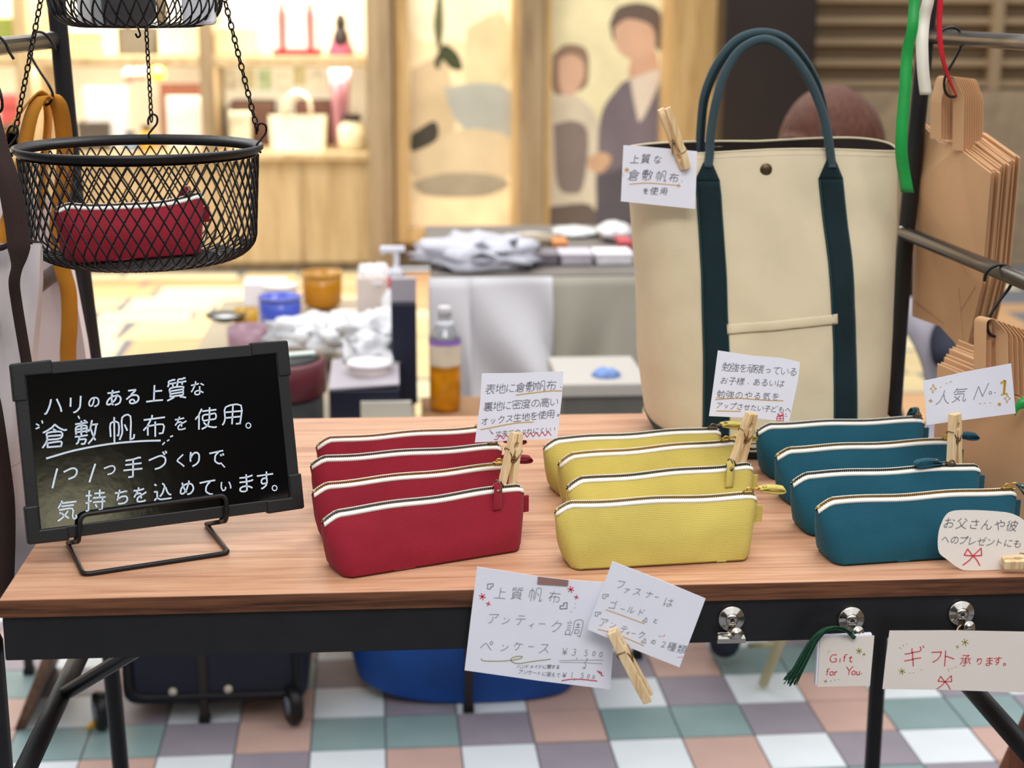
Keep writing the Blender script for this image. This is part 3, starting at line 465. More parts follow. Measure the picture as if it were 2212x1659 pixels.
# ---- shop front 8 m away
YW = 8.1
M['oak'] = woodmat('pale oak', rgb(168, 144, 104), rgb(186, 162, 122), rgb(198, 176, 138), .5, .6, 'Z')
M['oak_dark'] = woodmat('grey oak', rgb(126, 106, 80), rgb(146, 126, 98), rgb(160, 140, 112), .5, .6, 'Z')
M['gold_wood'] = woodmat('golden wood frame', rgb(170, 136, 86), rgb(192, 158, 106), rgb(206, 174, 124), .4, .6, 'Z')
M['cell'] = mat('lit cream cell wall', rgb(250, 244, 226), .8, 0, .03, 4)
M['dark_pillar'] = mat('dark brown pillar', rgb(40, 30, 26), .35, 0, .15, 3)
M['stonewall'] = mat('beige stone wall', rgb(158, 138, 112), .8, 0, .16, 14, .3, 80)
def X(px, Y=YW): return onY(px, 400, Y).x
def Z(py, Y=YW, px=1106): return onY(px, py, Y).z
def wallbox(name, px0, px1, z0, z1, dy0, dy1, m, label=None, bevel=0):
    b = MB(); b.bbox((X(px0), YW+dy0, z0), (X(px1), YW+dy1, z1)); return struct(b.build(name, m, bevel=bevel), label)
wallbox('wall_front', 1150, 1480, 0, 3.2, .1, .3, 'oak_dark', 'brown panelled shop wall behind the posters')
wallbox('wall_front', 800, 1150, 0, 3.2, .1, .3, 'oak_dark', 'brown panelled shop wall behind the landscape poster')
wallbox('trim_1', 796, 852, 0, 3.2, -.12, .1, 'oak_dark', 'grey brown door post right of the display window', .01)
wallbox('trim_2', 1118, 1172, 0, 3.2, -.08, .1, 'oak_dark', 'grey brown post between the two posters', .01)
wallbox('trim_3', 1432, 1532, 0, 3.2, -.1, .1, 'gold_wood', 'golden brown post right of the couple poster', .01)
wallbox('trim_4', 1528, 1716, 0, 3.2, -.3, .2, 'dark_pillar', 'dark brown pillar behind the tote bag handles', .01)
wallbox('wall_front', 1700, 2700, 0, Z(195), 0, .25, 'stonewall', 'beige stone wall behind the seated person')
# shutter of horizontal slats above the stone wall, each slat its own piece
sh = MB(); sh.bbox((X(1700), YW+.1, Z(195)), (X(2700), YW+.22, 3.0)); shut = struct(sh.build('wall_front', mat('tan shutter back', rgb(138, 114, 84), .6, 0, .06, 3)), 'tan slatted shutter above the stone wall')
M['slat'] = mat('tan slat', rgb(164, 140, 108), .5, 0, .06, 3)
for k in range(8):
    z = Z(190)+k*(Z(144)-Z(190)); b = MB(); b.bbox((X(1716), YW+.02, z), (X(2700), YW+.1, z+.035)); b.build('slat', 'slat', shut, bevel=.006)
for px in (1722, 2120, 2500):
    b = MB(); b.bbox((X(px), YW+.0, Z(195)), (X(px)+.06, YW+.1, 3.0)); b.build('stile', 'slat', shut, bevel=.006)
# ---- framed posters (flat prints in golden frames behind glass)
def poster(name, label, a, b_, top, bot, paper, shapes, fw=.07):
    x0, x1, z0, z1 = X(a), X(b_), Z(bot), Z(top); root = thing(name, label, 'poster', ((x0+x1)/2, YW, z0-fw))
    f = MB(); f.bbox((x0-fw, YW-.06, z0-fw), (x0, YW+.1, z1+fw)).bbox((x1, YW-.06, z0-fw), (x1+fw, YW+.1, z1+fw)).bbox((x0, YW-.06, z0-fw), (x1, YW+.1, z0)).bbox((x0, YW-.06, z1), (x1, YW+.1, z1+fw))
    f.build('poster_frame', 'gold_wood', root, bevel=.006)
    p = MB(); p.bbox((x0, YW+.03, z0), (x1, YW+.05, z1)); sheet = p.build('poster_sheet', paper, root)
    for i, (m, pts) in enumerate(shapes):
        q = [V((X(px), YW+.0295-.0004*i, Z(py))) for px, py in pts]; q = spline(q+[q[0]], 4)[:-1]
        q = [V((min(x1-.002, max(x0+.002, v.x)), v.y, min(z1-.002, max(z0+.002, v.z)))) for v in q]
        MB().add(q, [tuple(range(len(q)))]).build('printed_shape', m, sheet)
    return root
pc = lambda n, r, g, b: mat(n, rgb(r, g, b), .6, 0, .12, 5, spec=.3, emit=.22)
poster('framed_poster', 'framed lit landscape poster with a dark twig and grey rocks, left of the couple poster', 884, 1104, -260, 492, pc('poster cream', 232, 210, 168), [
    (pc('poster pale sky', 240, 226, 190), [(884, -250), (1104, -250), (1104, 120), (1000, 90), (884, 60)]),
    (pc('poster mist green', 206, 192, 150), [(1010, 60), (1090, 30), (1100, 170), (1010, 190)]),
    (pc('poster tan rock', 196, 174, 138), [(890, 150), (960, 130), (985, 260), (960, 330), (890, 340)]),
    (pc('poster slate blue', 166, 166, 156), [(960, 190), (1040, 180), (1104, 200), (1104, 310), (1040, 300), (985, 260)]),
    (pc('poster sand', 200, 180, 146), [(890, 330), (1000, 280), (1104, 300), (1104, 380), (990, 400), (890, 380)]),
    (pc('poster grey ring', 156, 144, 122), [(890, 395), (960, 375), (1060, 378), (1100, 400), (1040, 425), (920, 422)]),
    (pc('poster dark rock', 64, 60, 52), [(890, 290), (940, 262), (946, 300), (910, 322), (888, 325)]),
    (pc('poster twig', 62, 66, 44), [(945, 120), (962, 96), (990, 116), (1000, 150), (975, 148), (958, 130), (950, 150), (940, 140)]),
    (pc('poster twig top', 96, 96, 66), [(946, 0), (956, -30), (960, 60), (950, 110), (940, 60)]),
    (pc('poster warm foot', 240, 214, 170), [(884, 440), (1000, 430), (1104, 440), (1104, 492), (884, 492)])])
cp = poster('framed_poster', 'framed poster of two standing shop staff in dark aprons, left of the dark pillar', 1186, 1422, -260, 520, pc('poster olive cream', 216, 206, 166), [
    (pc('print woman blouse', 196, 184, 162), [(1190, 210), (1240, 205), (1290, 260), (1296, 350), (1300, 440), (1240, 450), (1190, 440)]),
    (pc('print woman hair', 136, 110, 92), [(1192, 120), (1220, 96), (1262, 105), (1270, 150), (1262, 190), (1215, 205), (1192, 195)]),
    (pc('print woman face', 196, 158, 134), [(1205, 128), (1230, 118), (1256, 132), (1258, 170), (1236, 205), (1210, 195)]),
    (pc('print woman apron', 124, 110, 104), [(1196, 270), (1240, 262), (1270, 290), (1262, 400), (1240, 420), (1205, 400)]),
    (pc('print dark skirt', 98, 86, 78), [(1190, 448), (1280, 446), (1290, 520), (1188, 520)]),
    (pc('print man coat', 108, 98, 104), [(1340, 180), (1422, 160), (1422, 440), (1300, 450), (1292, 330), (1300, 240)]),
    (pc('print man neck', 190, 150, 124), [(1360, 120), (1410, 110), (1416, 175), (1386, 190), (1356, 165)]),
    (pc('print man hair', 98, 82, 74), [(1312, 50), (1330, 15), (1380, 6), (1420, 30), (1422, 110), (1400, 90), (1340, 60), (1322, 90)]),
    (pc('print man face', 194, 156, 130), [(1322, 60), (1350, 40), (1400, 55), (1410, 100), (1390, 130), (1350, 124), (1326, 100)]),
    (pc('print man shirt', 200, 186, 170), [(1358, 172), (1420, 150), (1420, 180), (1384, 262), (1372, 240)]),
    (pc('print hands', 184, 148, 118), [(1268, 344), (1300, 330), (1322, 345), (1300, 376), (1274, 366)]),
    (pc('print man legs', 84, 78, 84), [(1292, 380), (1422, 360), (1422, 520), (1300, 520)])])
# ---- glazed display shelves at the left
SX0, SX1 = X(-420), X(800)
def shop(name, label, lo, hi, m, parent=None, bevel=0):
    b = MB(); b.bbox(lo, hi); return b.build(name, m, parent, bevel=bevel)
zc, zs = Z(336), Z(132)
unit = thing('display_cabinet', 'long pale oak display cabinet with brightly lit cells across the arcade', 'cabinet', ((SX0+SX1)/2, YW+.3, 0))
shop('front_panel', '', (SX0, YW, .05), (SX1, YW+.04, zc-.01), 'oak', unit)
shop('plinth', '', (SX0, YW+.03, 0), (SX1, YW+.2, .05), 'oak_dark', unit)
shop('counter_board', '', (SX0, YW-.03, zc-.02), (SX1, YW+.75, zc+.015), 'oak', unit, .004)
shop('shelf', '', (SX0, YW, zs-.03), (SX1, YW+.7, zs+.02), 'oak', unit, .004)
shop('back_panel', '', (SX0, YW+.72, 0), (SX1, YW+.76, 2.3), 'cell', unit)
shop('side_panel', '', (SX0-.04, YW, 0), (SX0, YW+.76, 2.3), 'oak', unit)
shop('side_panel', '', (SX1, YW, 0), (SX1+.04, YW+.76, 2.3), 'oak', unit)
shop('upper_shelf', '', (SX0, YW, 1.62), (SX1, YW+.7, 1.66), 'oak', unit, .004)
for px in (66, 456, -200):
    shop('post', '', (X(px)-.032, YW-.02, zc+.015), (X(px)+.032, YW+.05, 2.3), 'oak_dark' if px == 456 else 'oak', unit, .004)
    shop('divider', '', (X(px)-.012, YW+.05, zc+.015), (X(px)+.012, YW+.72, 2.3), 'oak', unit)
for px0, px1 in ((-420, 66), (66, 456), (456, 800)):
    b = MB(); n_ = 'panel_joint'
b = MB()
for px in (20, 210, 440, 650): b.bbox((X(px)-.002, YW-.003, .05), (X(px)+.002, YW, zc-.02))
b.build('panel_joint', 'oak_dark', unit)
# merchandise: (kind, px0, px1, ytop, ybottom, depth, colour, label, category)
def goods(kind, a, b_, yt, yb, d, col, label, cat, y=YW+.15, style='box'):
    x0, x1 = onY(a, 300, y).x, onY(b_, 300, y).x; base = zs+.02 if yb < 140 else zc+.015
    h = max(.03, onY((a+b_)/2, yt, y).z-base); wd = x1-x0
    root = thing(kind, label, cat, ((x0+x1)/2, y+d/2, base)); m = mat(kind+' '+label[:24], rgb(*col), .6, 0, .1, 12)
    cx = (x0+x1)/2
    if style == 'box':
        MB().bbox((x0, y, base), (x1, y+d, base+h)).build('body', m, root, bevel=min(.01, wd*.1))
        MB().bbox((x0-.003, y-.003, base+h*.8), (x1+.003, y+d+.003, base+h+.004)).build('lid', m, root, bevel=.003)
    elif style == 'bag':
        MB().grid(lambda u, v: V((cx+wd/2*(1+.08*v)*math.copysign(abs(math.cos(2*math.pi*u))**.35, math.cos(2*math.pi*u)), y+d/2+d/2*(1-.6*v)*math.copysign(abs(math.sin(2*math.pi*u))**.35, math.sin(2*math.pi*u)), base+v*h)), 24, 5, True).build('bag_body', m, root, True)
        for dy in (-.03, .03):
            MB().tube(spline([(cx-wd*.25, y+d/2+dy, base+h), (cx-wd*.2, y+d/2+dy, base+h*1.45), (cx, y+d/2+dy, base+h*1.65), (cx+wd*.2, y+d/2+dy, base+h*1.45), (cx+wd*.25, y+d/2+dy, base+h)], 4), .008).build('bag_handle', m, root, True)
    elif style == 'jar':
        MB().lathe([(wd*.4, 0), (wd*.5, h*.1), (wd*.5, h*.65), (wd*.3, h*.8), (wd*.3, h*.85)], (cx, y+d/2, base)).build('jar_body', m, root, True)
        MB().lathe([(wd*.34, h*.85), (wd*.34, h)], (cx, y+d/2, base)).build('cap', 'lining', root, True)
    elif style == 'plush':
        blob((cx, y+d/2, base+h*.35), (wd*.5, d*.5, h*.36), 3, .05).build('plush_body', m, root, True)
        blob((cx, y+d/2, base+h*.78), (wd*.34, d*.34, h*.24), 5, .05).build('plush_head', m, root, True)
    elif style == 'sign':
        MB().bbox((x0, y, base+.01), (x1, y+.012, base+h)).build('sign_panel', m, root, bevel=.003)
        for xx in (x0+wd*.15, x1-wd*.15): MB().bbox((xx-.01, y-.03, base), (xx+.01, y+.06, base+.012)).build('foot', 'oak', root)
    elif style == 'cloth':
        MB().grid(lambda u, v: V((x0+wd*u*(1-.5*v)+wd*.2*v, y+.02*math.sin(u*14), base+h*(1-v))), 24, 8).build('cloth_sheet', m, root, True, thick=.004)
    return root
W_ = (252, 250, 246)
G = [('shopping_bag', 262, 346, 58, 120, .16, (88, 78, 58), 'olive brown bag on the upper display shelf', 'bag', 'bag'),
 ('gift_box', 470, 560, 60, 120, .16, (236, 226, 190), 'cream box on the upper shelf beside the ribboned box', 'box', 'box'),
 ('gift_box', 598, 694, 22, 120, .2, (246, 236, 232), 'white gift box with red ribbon on the upper shelf', 'box', 'box'),
 ('plush_toy', 722, 758, 30, 120, .12, (46, 40, 40), 'small black doll with pink skirt at the shelf end', 'toy', 'plush'),
 ('gift_box', 160, 225, 70, 120, .14, (238, 214, 150), 'pale yellow box on the upper shelf at left', 'box', 'box'),
 ('gift_box', 362, 440, 56, 120, .14, (246, 236, 200), 'ivory box on the upper shelf left of the post', 'box', 'box'),
 ('menu_board', 188, 280, 190, 335, .1, W_, 'large blank white panel in the lit cell, left one', 'sign', 'sign'),
 ('menu_board', 362, 446, 208, 335, .1, W_, 'large blank white panel in the lit cell, beside the post', 'sign', 'sign'),
 ('handbag', 168, 236, 266, 335, .2, (92, 84, 74), 'grey pouch on the counter of the lit cabinet', 'bag', 'box'),
 ('picture_book', 350, 440, 180, 335, .04, (140, 84, 60), 'brown backed board behind the white panel', 'book', 'sign'),
 ('storage_basket', 500, 590, 222, 335, .25, (84, 54, 40), 'dark brown chest at the left of the lower cell', 'box', 'box'),
 ('storage_basket', 640, 724, 222, 335, .25, (92, 58, 46), 'dark brown chest behind the cream handbag', 'box', 'box'),
 ('handbag', 584, 702, 250, 335, .12, (250, 238, 206), 'cream handbag with grey handles on the counter', 'bag', 'bag'),
 ('gift_box', 496, 540, 245, 335, .1, (236, 232, 206), 'small pale box on the counter by the post', 'box', 'box'),
 ('scarf', 716, 760, 150, 335, .05, (206, 150, 160), 'pink scarf hanging in the lower cell', 'scarf', 'cloth'),
 ('tea_tin', 730, 790, 250, 335, .1, (236, 228, 190), 'cream tin at the right end of the lower cell', 'tin', 'jar'),
 ('tea_tin', 262, 296, 285, 335, .08, (150, 176, 206), 'pale blue tin in front of the white panel', 'tin', 'jar'),
 ('tea_tin', 298, 332, 272, 335, .08, (226, 176, 70), 'yellow tin in front of the white panel', 'tin', 'jar'),
 ('gift_box', 0, 40, 40, 120, .14, (150, 170, 90), 'green box at the far left of the upper shelf', 'box', 'box'),
 ('gift_box', -60, -4, 20, 120, .14, (230, 220, 190), 'pale box at the outer left of the upper shelf', 'box', 'box'),
 ('gift_box', 2, 52, 205, 335, .14, (206, 96, 96), 'red patterned box at the far left counter', 'box', 'box'),
 ('gift_box', 4, 56, 270, 335, .14, (120, 110, 80), 'olive box at the far left counter', 'box', 'box')]
for g_ in G:
    yy = YW+.15+(.3 if g_[0] in ('storage_basket', 'picture_book') else (.05 if g_[0] != 'handbag' else 0))
    yy = YW+.12 if g_[0] == 'tea_tin' else yy
    rt = goods(g_[0], g_[1], g_[2], g_[3], g_[4], g_[5], g_[6], g_[7], g_[8], yy, g_[9])
    if 'red ribbon' in g_[7]:
        x0, x1 = onY(g_[1], 300, yy).x, onY(g_[2], 300, yy).x; b = MB()
        b.bbox((x0-.006, yy-.006, zs+.02), (x1+.006, yy+.21, zs+.05)); b.bbox((x0+.03, yy-.007, zs+.02), (x0+.055, yy, zs+.28)); b.bbox((x1-.055, yy-.007, zs+.02), (x1-.03, yy, zs+.28)); b.build('ribbon', 'red_rib', rt)
    if 'doll' in g_[7]:
        x = onY(740, 300, yy).x; MB().lathe([(.07, 0), (.03, .12)], (x, yy+.06, zs+.02)).build('skirt', mat('pink skirt', rgb(220, 120, 160), .7), rt, True)
for px, py, col, nm in ((341, 160, (250, 214, 30), 'yellow'), (280, 162, (222, 120, 110), 'red'), (306, 158, (226, 140, 120), 'coral')):
    p = onY(px, py, YW+.2); r = thing('paper_lantern', nm+' paper ball hanging under the display shelf', 'decoration', (p.x, p.y, p.z-.04))
    blob(p, (.035, .035, .035), 1, .02).build('ball', mat(nm+' paper', rgb(*col), .7), r, True); MB().tube([p+V((0, 0, .03)), (p.x, p.y, zs-.03)], .002, 5).build('string', 'wire', r)
sp = onY(600, 180, YW+.45)
for k in range(7):
    px = 490+k*38; p = onY(px, 175+random.uniform(-14, 14), YW+.5); col = random.choice([(190, 206, 160), (236, 228, 206), (210, 200, 150), (226, 216, 190)])
    r = thing('pressed_flower_card', ('pale leafy card pinned in the lower cell, number of small sprays in a row' if 0 else 'small pale card pinned to the back of the lower cell'), 'card', (p.x, YW+.71, p.z-.06), 'pale cards pinned at the back of the lower cell')
    MB().bbox((p.x-.035, YW+.712, p.z-.06), (p.x+.035, YW+.72, p.z+.05)).build('card_sheet', mat('leafy card', rgb(*col), .7, 0, .2, 30), r, bevel=.002)
# ================================================================ MIDDLE DISTANCE
# ---- low white table with craft supplies
LZ = .50; lx0, lx1 = -.50, .04
lt = thing('low_table', 'low table under a white cloth heaped with craft supplies behind the stall', 'table', (-.32, 3.9, 0))
MB().bbox((lx0, 3.14, LZ-.03), (lx1, 4.62, LZ)).build('tabletop', mat('cream sheeted top', rgb(176, 162, 136), .6, 0, .04, 8), lt, bevel=.008)
for x, y in ((lx0+.04, 3.42), (lx1-.04, 3.42), (lx0+.04, 4.58), (lx1-.04, 4.58)):
    MB().bbox((x-.015, y-.015, 0), (x+.015, y+.015, LZ-.03)).build('leg', 'black_steel', lt)
def th(px, py, Y, w_, h_, kind, label, cat, group=None):
    p = onY(px, py, Y); return thing(kind, label, cat, (p.x, Y, LZ), group), p
def top(px, y): return onY(px, 500, y).x
def lbox(kind, label, cat, px0, px1, ytop, Y, d, m, lid=None, z0=None, rz=0):
    z0 = LZ if z0 is None else z0; x0, x1 = top(px0, Y), top(px1, Y); zt = onY((px0+px1)/2, ytop, Y).z
    r = thing(kind, label, cat, ((x0+x1)/2, Y+d/2, z0)); MB().bbox((x0, Y, z0), (x1, Y+d, max(zt, z0+.02))).build('body', m, r, bevel=.004)
    return r, x0, x1, zt
# bottle of amber liquid
bp_ = onY(962, 895, 3.3); bz = LZ; b0 = thing('plastic_bottle', 'clear bottle half full of amber liquid with a violet collar', 'bottle', (bp_.x, 3.3, bz))
ct = thing('carton', 'brown carton under the amber bottle', 'box', (.12, 3.3, 0)); MB().bbox((.055, 3.2, 0), (.21, 3.42, LZ-.001)).build('carton_body', 'kraft', ct, bevel=.004); MB().bbox((.056, 3.21, LZ-.001), (.209, 3.41, LZ)).build('flap', 'kraft_dark', ct)
gl = mat('clear plastic', rgb(236, 236, 240), .08, 0, trans=.85, spec=.5); am = mat('amber liquid', rgb(206, 130, 12), .2, 0, .25, 30, spec=.5)
MB().lathe([(.028, 0), (.033, .01), (.033, .085), (.031, .09), (.033, .095), (.033, .10)], (bp_.x, 3.3, bz)).build('liquid', am, b0, True)
MB().lathe([(.0335, .10), (.0335, .155), (.03, .165), (.014, .195), (.013, .205)], (bp_.x, 3.3, bz), cap=False).build('bottle_wall', gl, b0, True, thick=.001)
MB().lathe([(.034, .10), (.034, .145)], (bp_.x, 3.3, bz), cap=False).build('label', mat('cream bottle label', rgb(226, 206, 180), .6, 0, .1, 30), b0, True)
MB().lathe([(.0345, .145), (.0345, .156)], (bp_.x, 3.3, bz), cap=False).build('collar', mat('violet band', rgb(150, 110, 190), .5), b0, True)
MB().lathe([(.02, .156), (.018, .19), (.01, .2)], (bp_.x, 3.3, bz)).build('inner_cap', mat('white plug', rgb(240, 240, 244), .5), b0, True)
MB().lathe([(.0145, .203), (.0145, .222), (.013, .224)], (bp_.x, 3.3, bz)).build('bottle_cap', mat('frosted cap', rgb(214, 210, 212), .4), b0, True)
navy = mat('navy card box', rgb(16, 20, 44), .5, 0, .15, 8); greyt = mat('grey lavender card', rgb(168, 160, 168), .6, 0, .08, 8)
r, x0, x1, zt_ = lbox('display_stand', 'tall navy display stand with grey top beside the bottle', 'stand', 842, 898, 655, 3.35, .05, navy)
MB().bbox((x0, 3.36, zt_), (x1, 3.385, onY(870, 602, 3.36).z)).build('header_card', greyt, r, bevel=.002)
r, x0, x1, zt_ = lbox('display_tray', 'wide navy tray with sloping grey inside holding white cups', 'tray', 702, 858, 842, 3.2, .2, navy)
MB().slab([(x0, 3.2, zt_+.003), (x1, 3.2, zt_+.012), (x1, 3.4, zt_+.026), (x0, 3.4, zt_+.02)], (0, 0, -.004)).build('sloping_panel', greyt, r)
MB().bbox((top(772, 3.19), 3.185, onY(800, 905, 3.19).z), (top(884, 3.19), 3.197, onY(800, 868, 3.19).z)).build('front_label', mat('cream label', rgb(206, 200, 186), .7), r)
# covered cup on the tray
def cup(px, py, Y, rad, h, colr, label, lidc=(238, 232, 232)):
    p = onY(px, py, Y); r = thing('covered_cup', label, 'cup', (p.x, Y, p.z-h)); c = (p.x, Y, p.z-h)
    MB().lathe([(rad*.75, 0), (rad*.97, h*.8)], c).build('cup_wall', mat('cup '+label[:20], rgb(*colr), .5, 0, .1, 30), r, True)
    MB().lathe([(rad, h*.78), (rad*1.06, h*.84), (rad*1.04, h*.95), (rad*.8, h)], c).build('lid', mat('lid '+label[:20], rgb(*lidc), .35), r, True)
    return r
cup(798, 778, 3.30, .046, .05, (206, 190, 186), 'white lidded cup standing on the navy tray')
cup(752, 672, 3.95, .044, .05, (186, 44, 52), 'white lidded cup with red side behind the wrappers')
cup(605, 612, 4.4, .05, .05, (236, 230, 236), 'white round tub behind the blue glass dish')
# wrappers
for i, (px, py, Y, rx, lab) in enumerate(((690, 722, 3.75, .12, 'crumpled white cloth heap left of the navy tray'), (762, 728, 3.65, .1, 'crumpled white wrapper in front of the red cup'), (812, 715, 3.5, .075, 'pointed white wrapper leaning on the navy stand'), (812, 756, 3.45, .07, 'flat white packet with a yellow edge on the tray'), (655, 738, 3.8, .07, 'white towel behind the maroon round box'))):
    p = onY(px, py, Y); r = thing('wrapper', lab, 'wrapper', (p.x, Y, p.z-.04))
    blob(p, (rx, .1, .045), i*7+1, .5, 3.4).build('crumpled_sheet', mat('white wrapper %d' % i, rgb(226, 226, 230), .5, 0, .06, 20), r, True)
p = onY(786, 762, 3.42); r = thing('sweet_bar', 'small yellow packet between the white wrappers', 'packet', (p.x, 3.42, p.z-.01)); MB().bbox((p.x-.035, 3.4, p.z-.008), (p.x+.05, 3.43, p.z+.008)).build('packet_body', mat('yellow packet', rgb(216, 190, 60), .5), r, bevel=.003)
# jars and glasses
tint = lambda n, c: mat(n, rgb(*c), .15, 0, .12, 8, spec=.6, trans=.25)
def jar(kind, label, px0, px1, yt, yb, Y, m, cat='glass', rimm=None, open_=True):
    x0, x1 = top(px0, Y), top(px1, Y); rad = (x1-x0)/2; z1 = onY(px0, yt, Y).z; z0 = max(LZ, onY(px0, yb, Y).z); c = ((x0+x1)/2, Y, z0); h = z1-z0
    r = thing(kind, label, cat, c); MB().lathe([(rad*.8, 0), (rad*.97, h*.12), (rad, h*.5), (rad, h), (rad*.94, h), (rad*.93, h*.3), (rad*.7, h*.12)], c).build('glass_body', m, r, True)
    if rimm: MB().lathe([(rad*1.04, h*.93), (rad*1.06, h*1.0), (rad*.96, h)], c, cap=False).build('rim', rimm, r, True, thick=.003)
    return r
jar('storage_jar', 'wide amber jar at the back of the low table', 650, 736, 588, 662, 4.45, tint('amber glass', (214, 146, 24)), 'jar', tint('amber rim', (226, 170, 60)))
jar('glass_bowl', 'bright blue glass bowl left of the amber jar', 554, 646, 640, 708, 4.1, tint('cobalt glass', (84, 110, 232)), 'bowl', tint('blue rim', (120, 130, 220)))
jar('drinking_glass', 'amber drinking glass in front of the blue bowl', 498, 552, 668, 722, 3.95, tint('honey glass', (222, 168, 30)), 'glass')
r = jar('tea_cup', 'mauve tea cup below the amber glass', 482, 578, 706, 775, 3.8, mat('mauve glaze', rgb(168, 132, 146), .3, 0, .15, 12), 'cup')
p = onY(487, 686, 3.9); r = thing('saucer', 'black rimmed dish left of the amber glass', 'dish', (p.x, 3.9, p.z-.01))
MB().lathe([(.02, 0), (.045, .012), (.05, .018), (.046, .018), (.02, .006)], (p.x, 3.9, p.z-.01)).build('dish_rim', 'wire', r, True); MB().lathe([(.038, .012), (.001, .014)], (p.x, 3.9, p.z-.01)).build('dish_inside', mat('dish white', rgb(230, 230, 230), .4), r, True)
# pump bottle and tissue box
r, x0, x1, zt_ = lbox('tissue_box', 'white and beige box behind the navy stand', 'box', 768, 846, 600, 3.9, .1, mat('beige carton', rgb(214, 200, 190), .7, 0, .05, 10))
blob(((x0+x1)/2, 3.95, zt_-.01), (.045, .05, .035), 4, .4).build('tissue', mat('tissue', rgb(246, 240, 240), .8), r, True)
r, x0, x1, zt_ = lbox('parcel', 'white parcel behind the blue bowl', 'box', 520, 612, 612, 4.5, .1, mat('bright carton', rgb(244, 240, 246), .7))
pc_ = onY(856, 600, 3.8); r = thing('pump_bottle', 'white pump bottle with a red collar above the navy stand', 'bottle', (pc_.x, 3.8, LZ)); h = pc_.z-LZ
MB().lathe([(.035, 0), (.036, h*.75), (.02, h*.88), (.018, h*.9)], (pc_.x, 3.8, LZ)).build('bottle_body', mat('pump white', rgb(238, 236, 238), .4), r, True)
MB().lathe([(.021, h*.88), (.021, h*1.02)], (pc_.x, 3.8, LZ)).build('collar', mat('pump red', rgb(226, 40, 66), .4), r, True)
q = onY(850, 565, 3.8); MB().lathe([(.022, h*1.02), (.012, h*1.1), (.007, h*1.14)], (pc_.x, 3.8, LZ)).tube(spline([(pc_.x, 3.8, q.z-.02), (pc_.x, 3.8, q.z+.02), (pc_.x-.02, 3.8, q.z+.028), (pc_.x-.035, 3.8, q.z+.022)], 4), .007).build('pump_head', 'paper', r, True)
MB().box((pc_.x-.008, 3.8, q.z+.03), (.06, .02, .014)).build('nozzle', 'paper', r, bevel=.004)
# maroon stool with a black seat and a pale strip
sx = onY(590, 800, 2.95); st = thing('round_box', 'round maroon box with black lid and pale strip, right behind the blackboard', 'box', (sx.x, 2.97, .38)); c = (sx.x, 2.97, 0); zs_ = onY(640, 778, 2.95).z
MB().lathe([(.09, zs_-.07), (.098, zs_-.064), (.099, zs_-.005), (.092, zs_)], c).build('box_wall', mat('maroon leatherette', rgb(92, 30, 40), .4, 0, .15, 8), st, True)
MB().lathe([(.091, zs_-.002), (.08, zs_+.006), (.001, zs_+.008)], c).build('lid', 'black_steel', st, True)
MB().box((sx.x+.035, 2.95, zs_+.011), (.09, .018, .004), Matrix.Rotation(.35, 3, 'Z')).build('pale_strip', mat('mint strip', rgb(216, 230, 228), .4), st)
MB().lathe([(.09, .38), (.092, .39), (.092, zs_-.072), (.088, zs_-.07)], c).build('box_base', 'black_steel', st, True)
# ---- cloth covered table with folded garments
GZ = .70; GY0, GY1 = 3.8, 4.7; gx0, gx1 = onY(925, 600, 3.8).x, onY(1530, 600, 3.8).x
gt = thing('covered_table', 'table under a grey beige cloth heaped with garments behind the bottle', 'table', ((gx0+gx1)/2, 4.25, 0))
MB().bbox((gx0+.01, GY0+.02, GZ-.03), (gx1, GY1, GZ)).build('tabletop', mat('grey brown top', rgb(120, 112, 106), .6, 0, .1, 8), gt)
clothm = mat('grey beige cloth', rgb(172, 166, 152), .85, 0, .04, 6)
zb = onY(1250, 868, 3.8).z
MB().grid(lambda u, v: V((gx0+(gx1-gx0)*u, GY0-.01-.05*v*abs(math.sin(u*9+v*1.5))-.012*math.sin(u*40+2*v)*v, GZ+.001-(GZ-zb)*v)), 90, 14).build('front_drape', clothm, gt, True, thick=.003)
MB().grid(lambda u, v: V((gx0+.28*u+.03*math.sin(u*9), GY0-.07-.05*v-.04*math.sin(u*15-5*v)*v, GZ+.012-(.37-.13*u*u+.03*math.sin(u*7))*v)), 50, 14).build('white_overlay', mat('white overlay cloth', rgb(212, 210, 214), .8, 0, .04, 6), gt, True, thick=.003)
for y, xs in ((GY0+.05, gx0+.04), (GY1-.05, gx0+.04), (GY0+.05, gx1-.04), (GY1-.05, gx1-.04)): MB().bbox((xs-.015, y-.015, 0), (xs+.015, y+.015, GZ-.03)).build('leg', 'black_steel', gt)
for i, (px, py, Y, r_, colr, lab) in enumerate(((1035, 572, 4.0, (.15, .16, .045), (196, 196, 208), 'large heap of folded white and blue garments on the covered table'), (1000, 548, 4.15, (.08, .1, .02), (202, 208, 226), 'pale blue shirt folded on top of the garment heap'), (1075, 556, 4.1, (.07, .1, .022), (216, 212, 226), 'lilac white shirt at the right of the garment heap'))):
    p = onY(px, py, Y); r = thing('folded_garment', lab, 'garment', (p.x, Y, max(GZ, p.z-r_[2])))
    blob((p.x, Y, max(p.z, GZ+r_[2]*.6)), r_, i*3+2, .4, 4.2, flat=-r_[2]*.6).build('garment', mat('garment %d' % i, rgb(*colr), .8, 0, .08, 14), r, True)
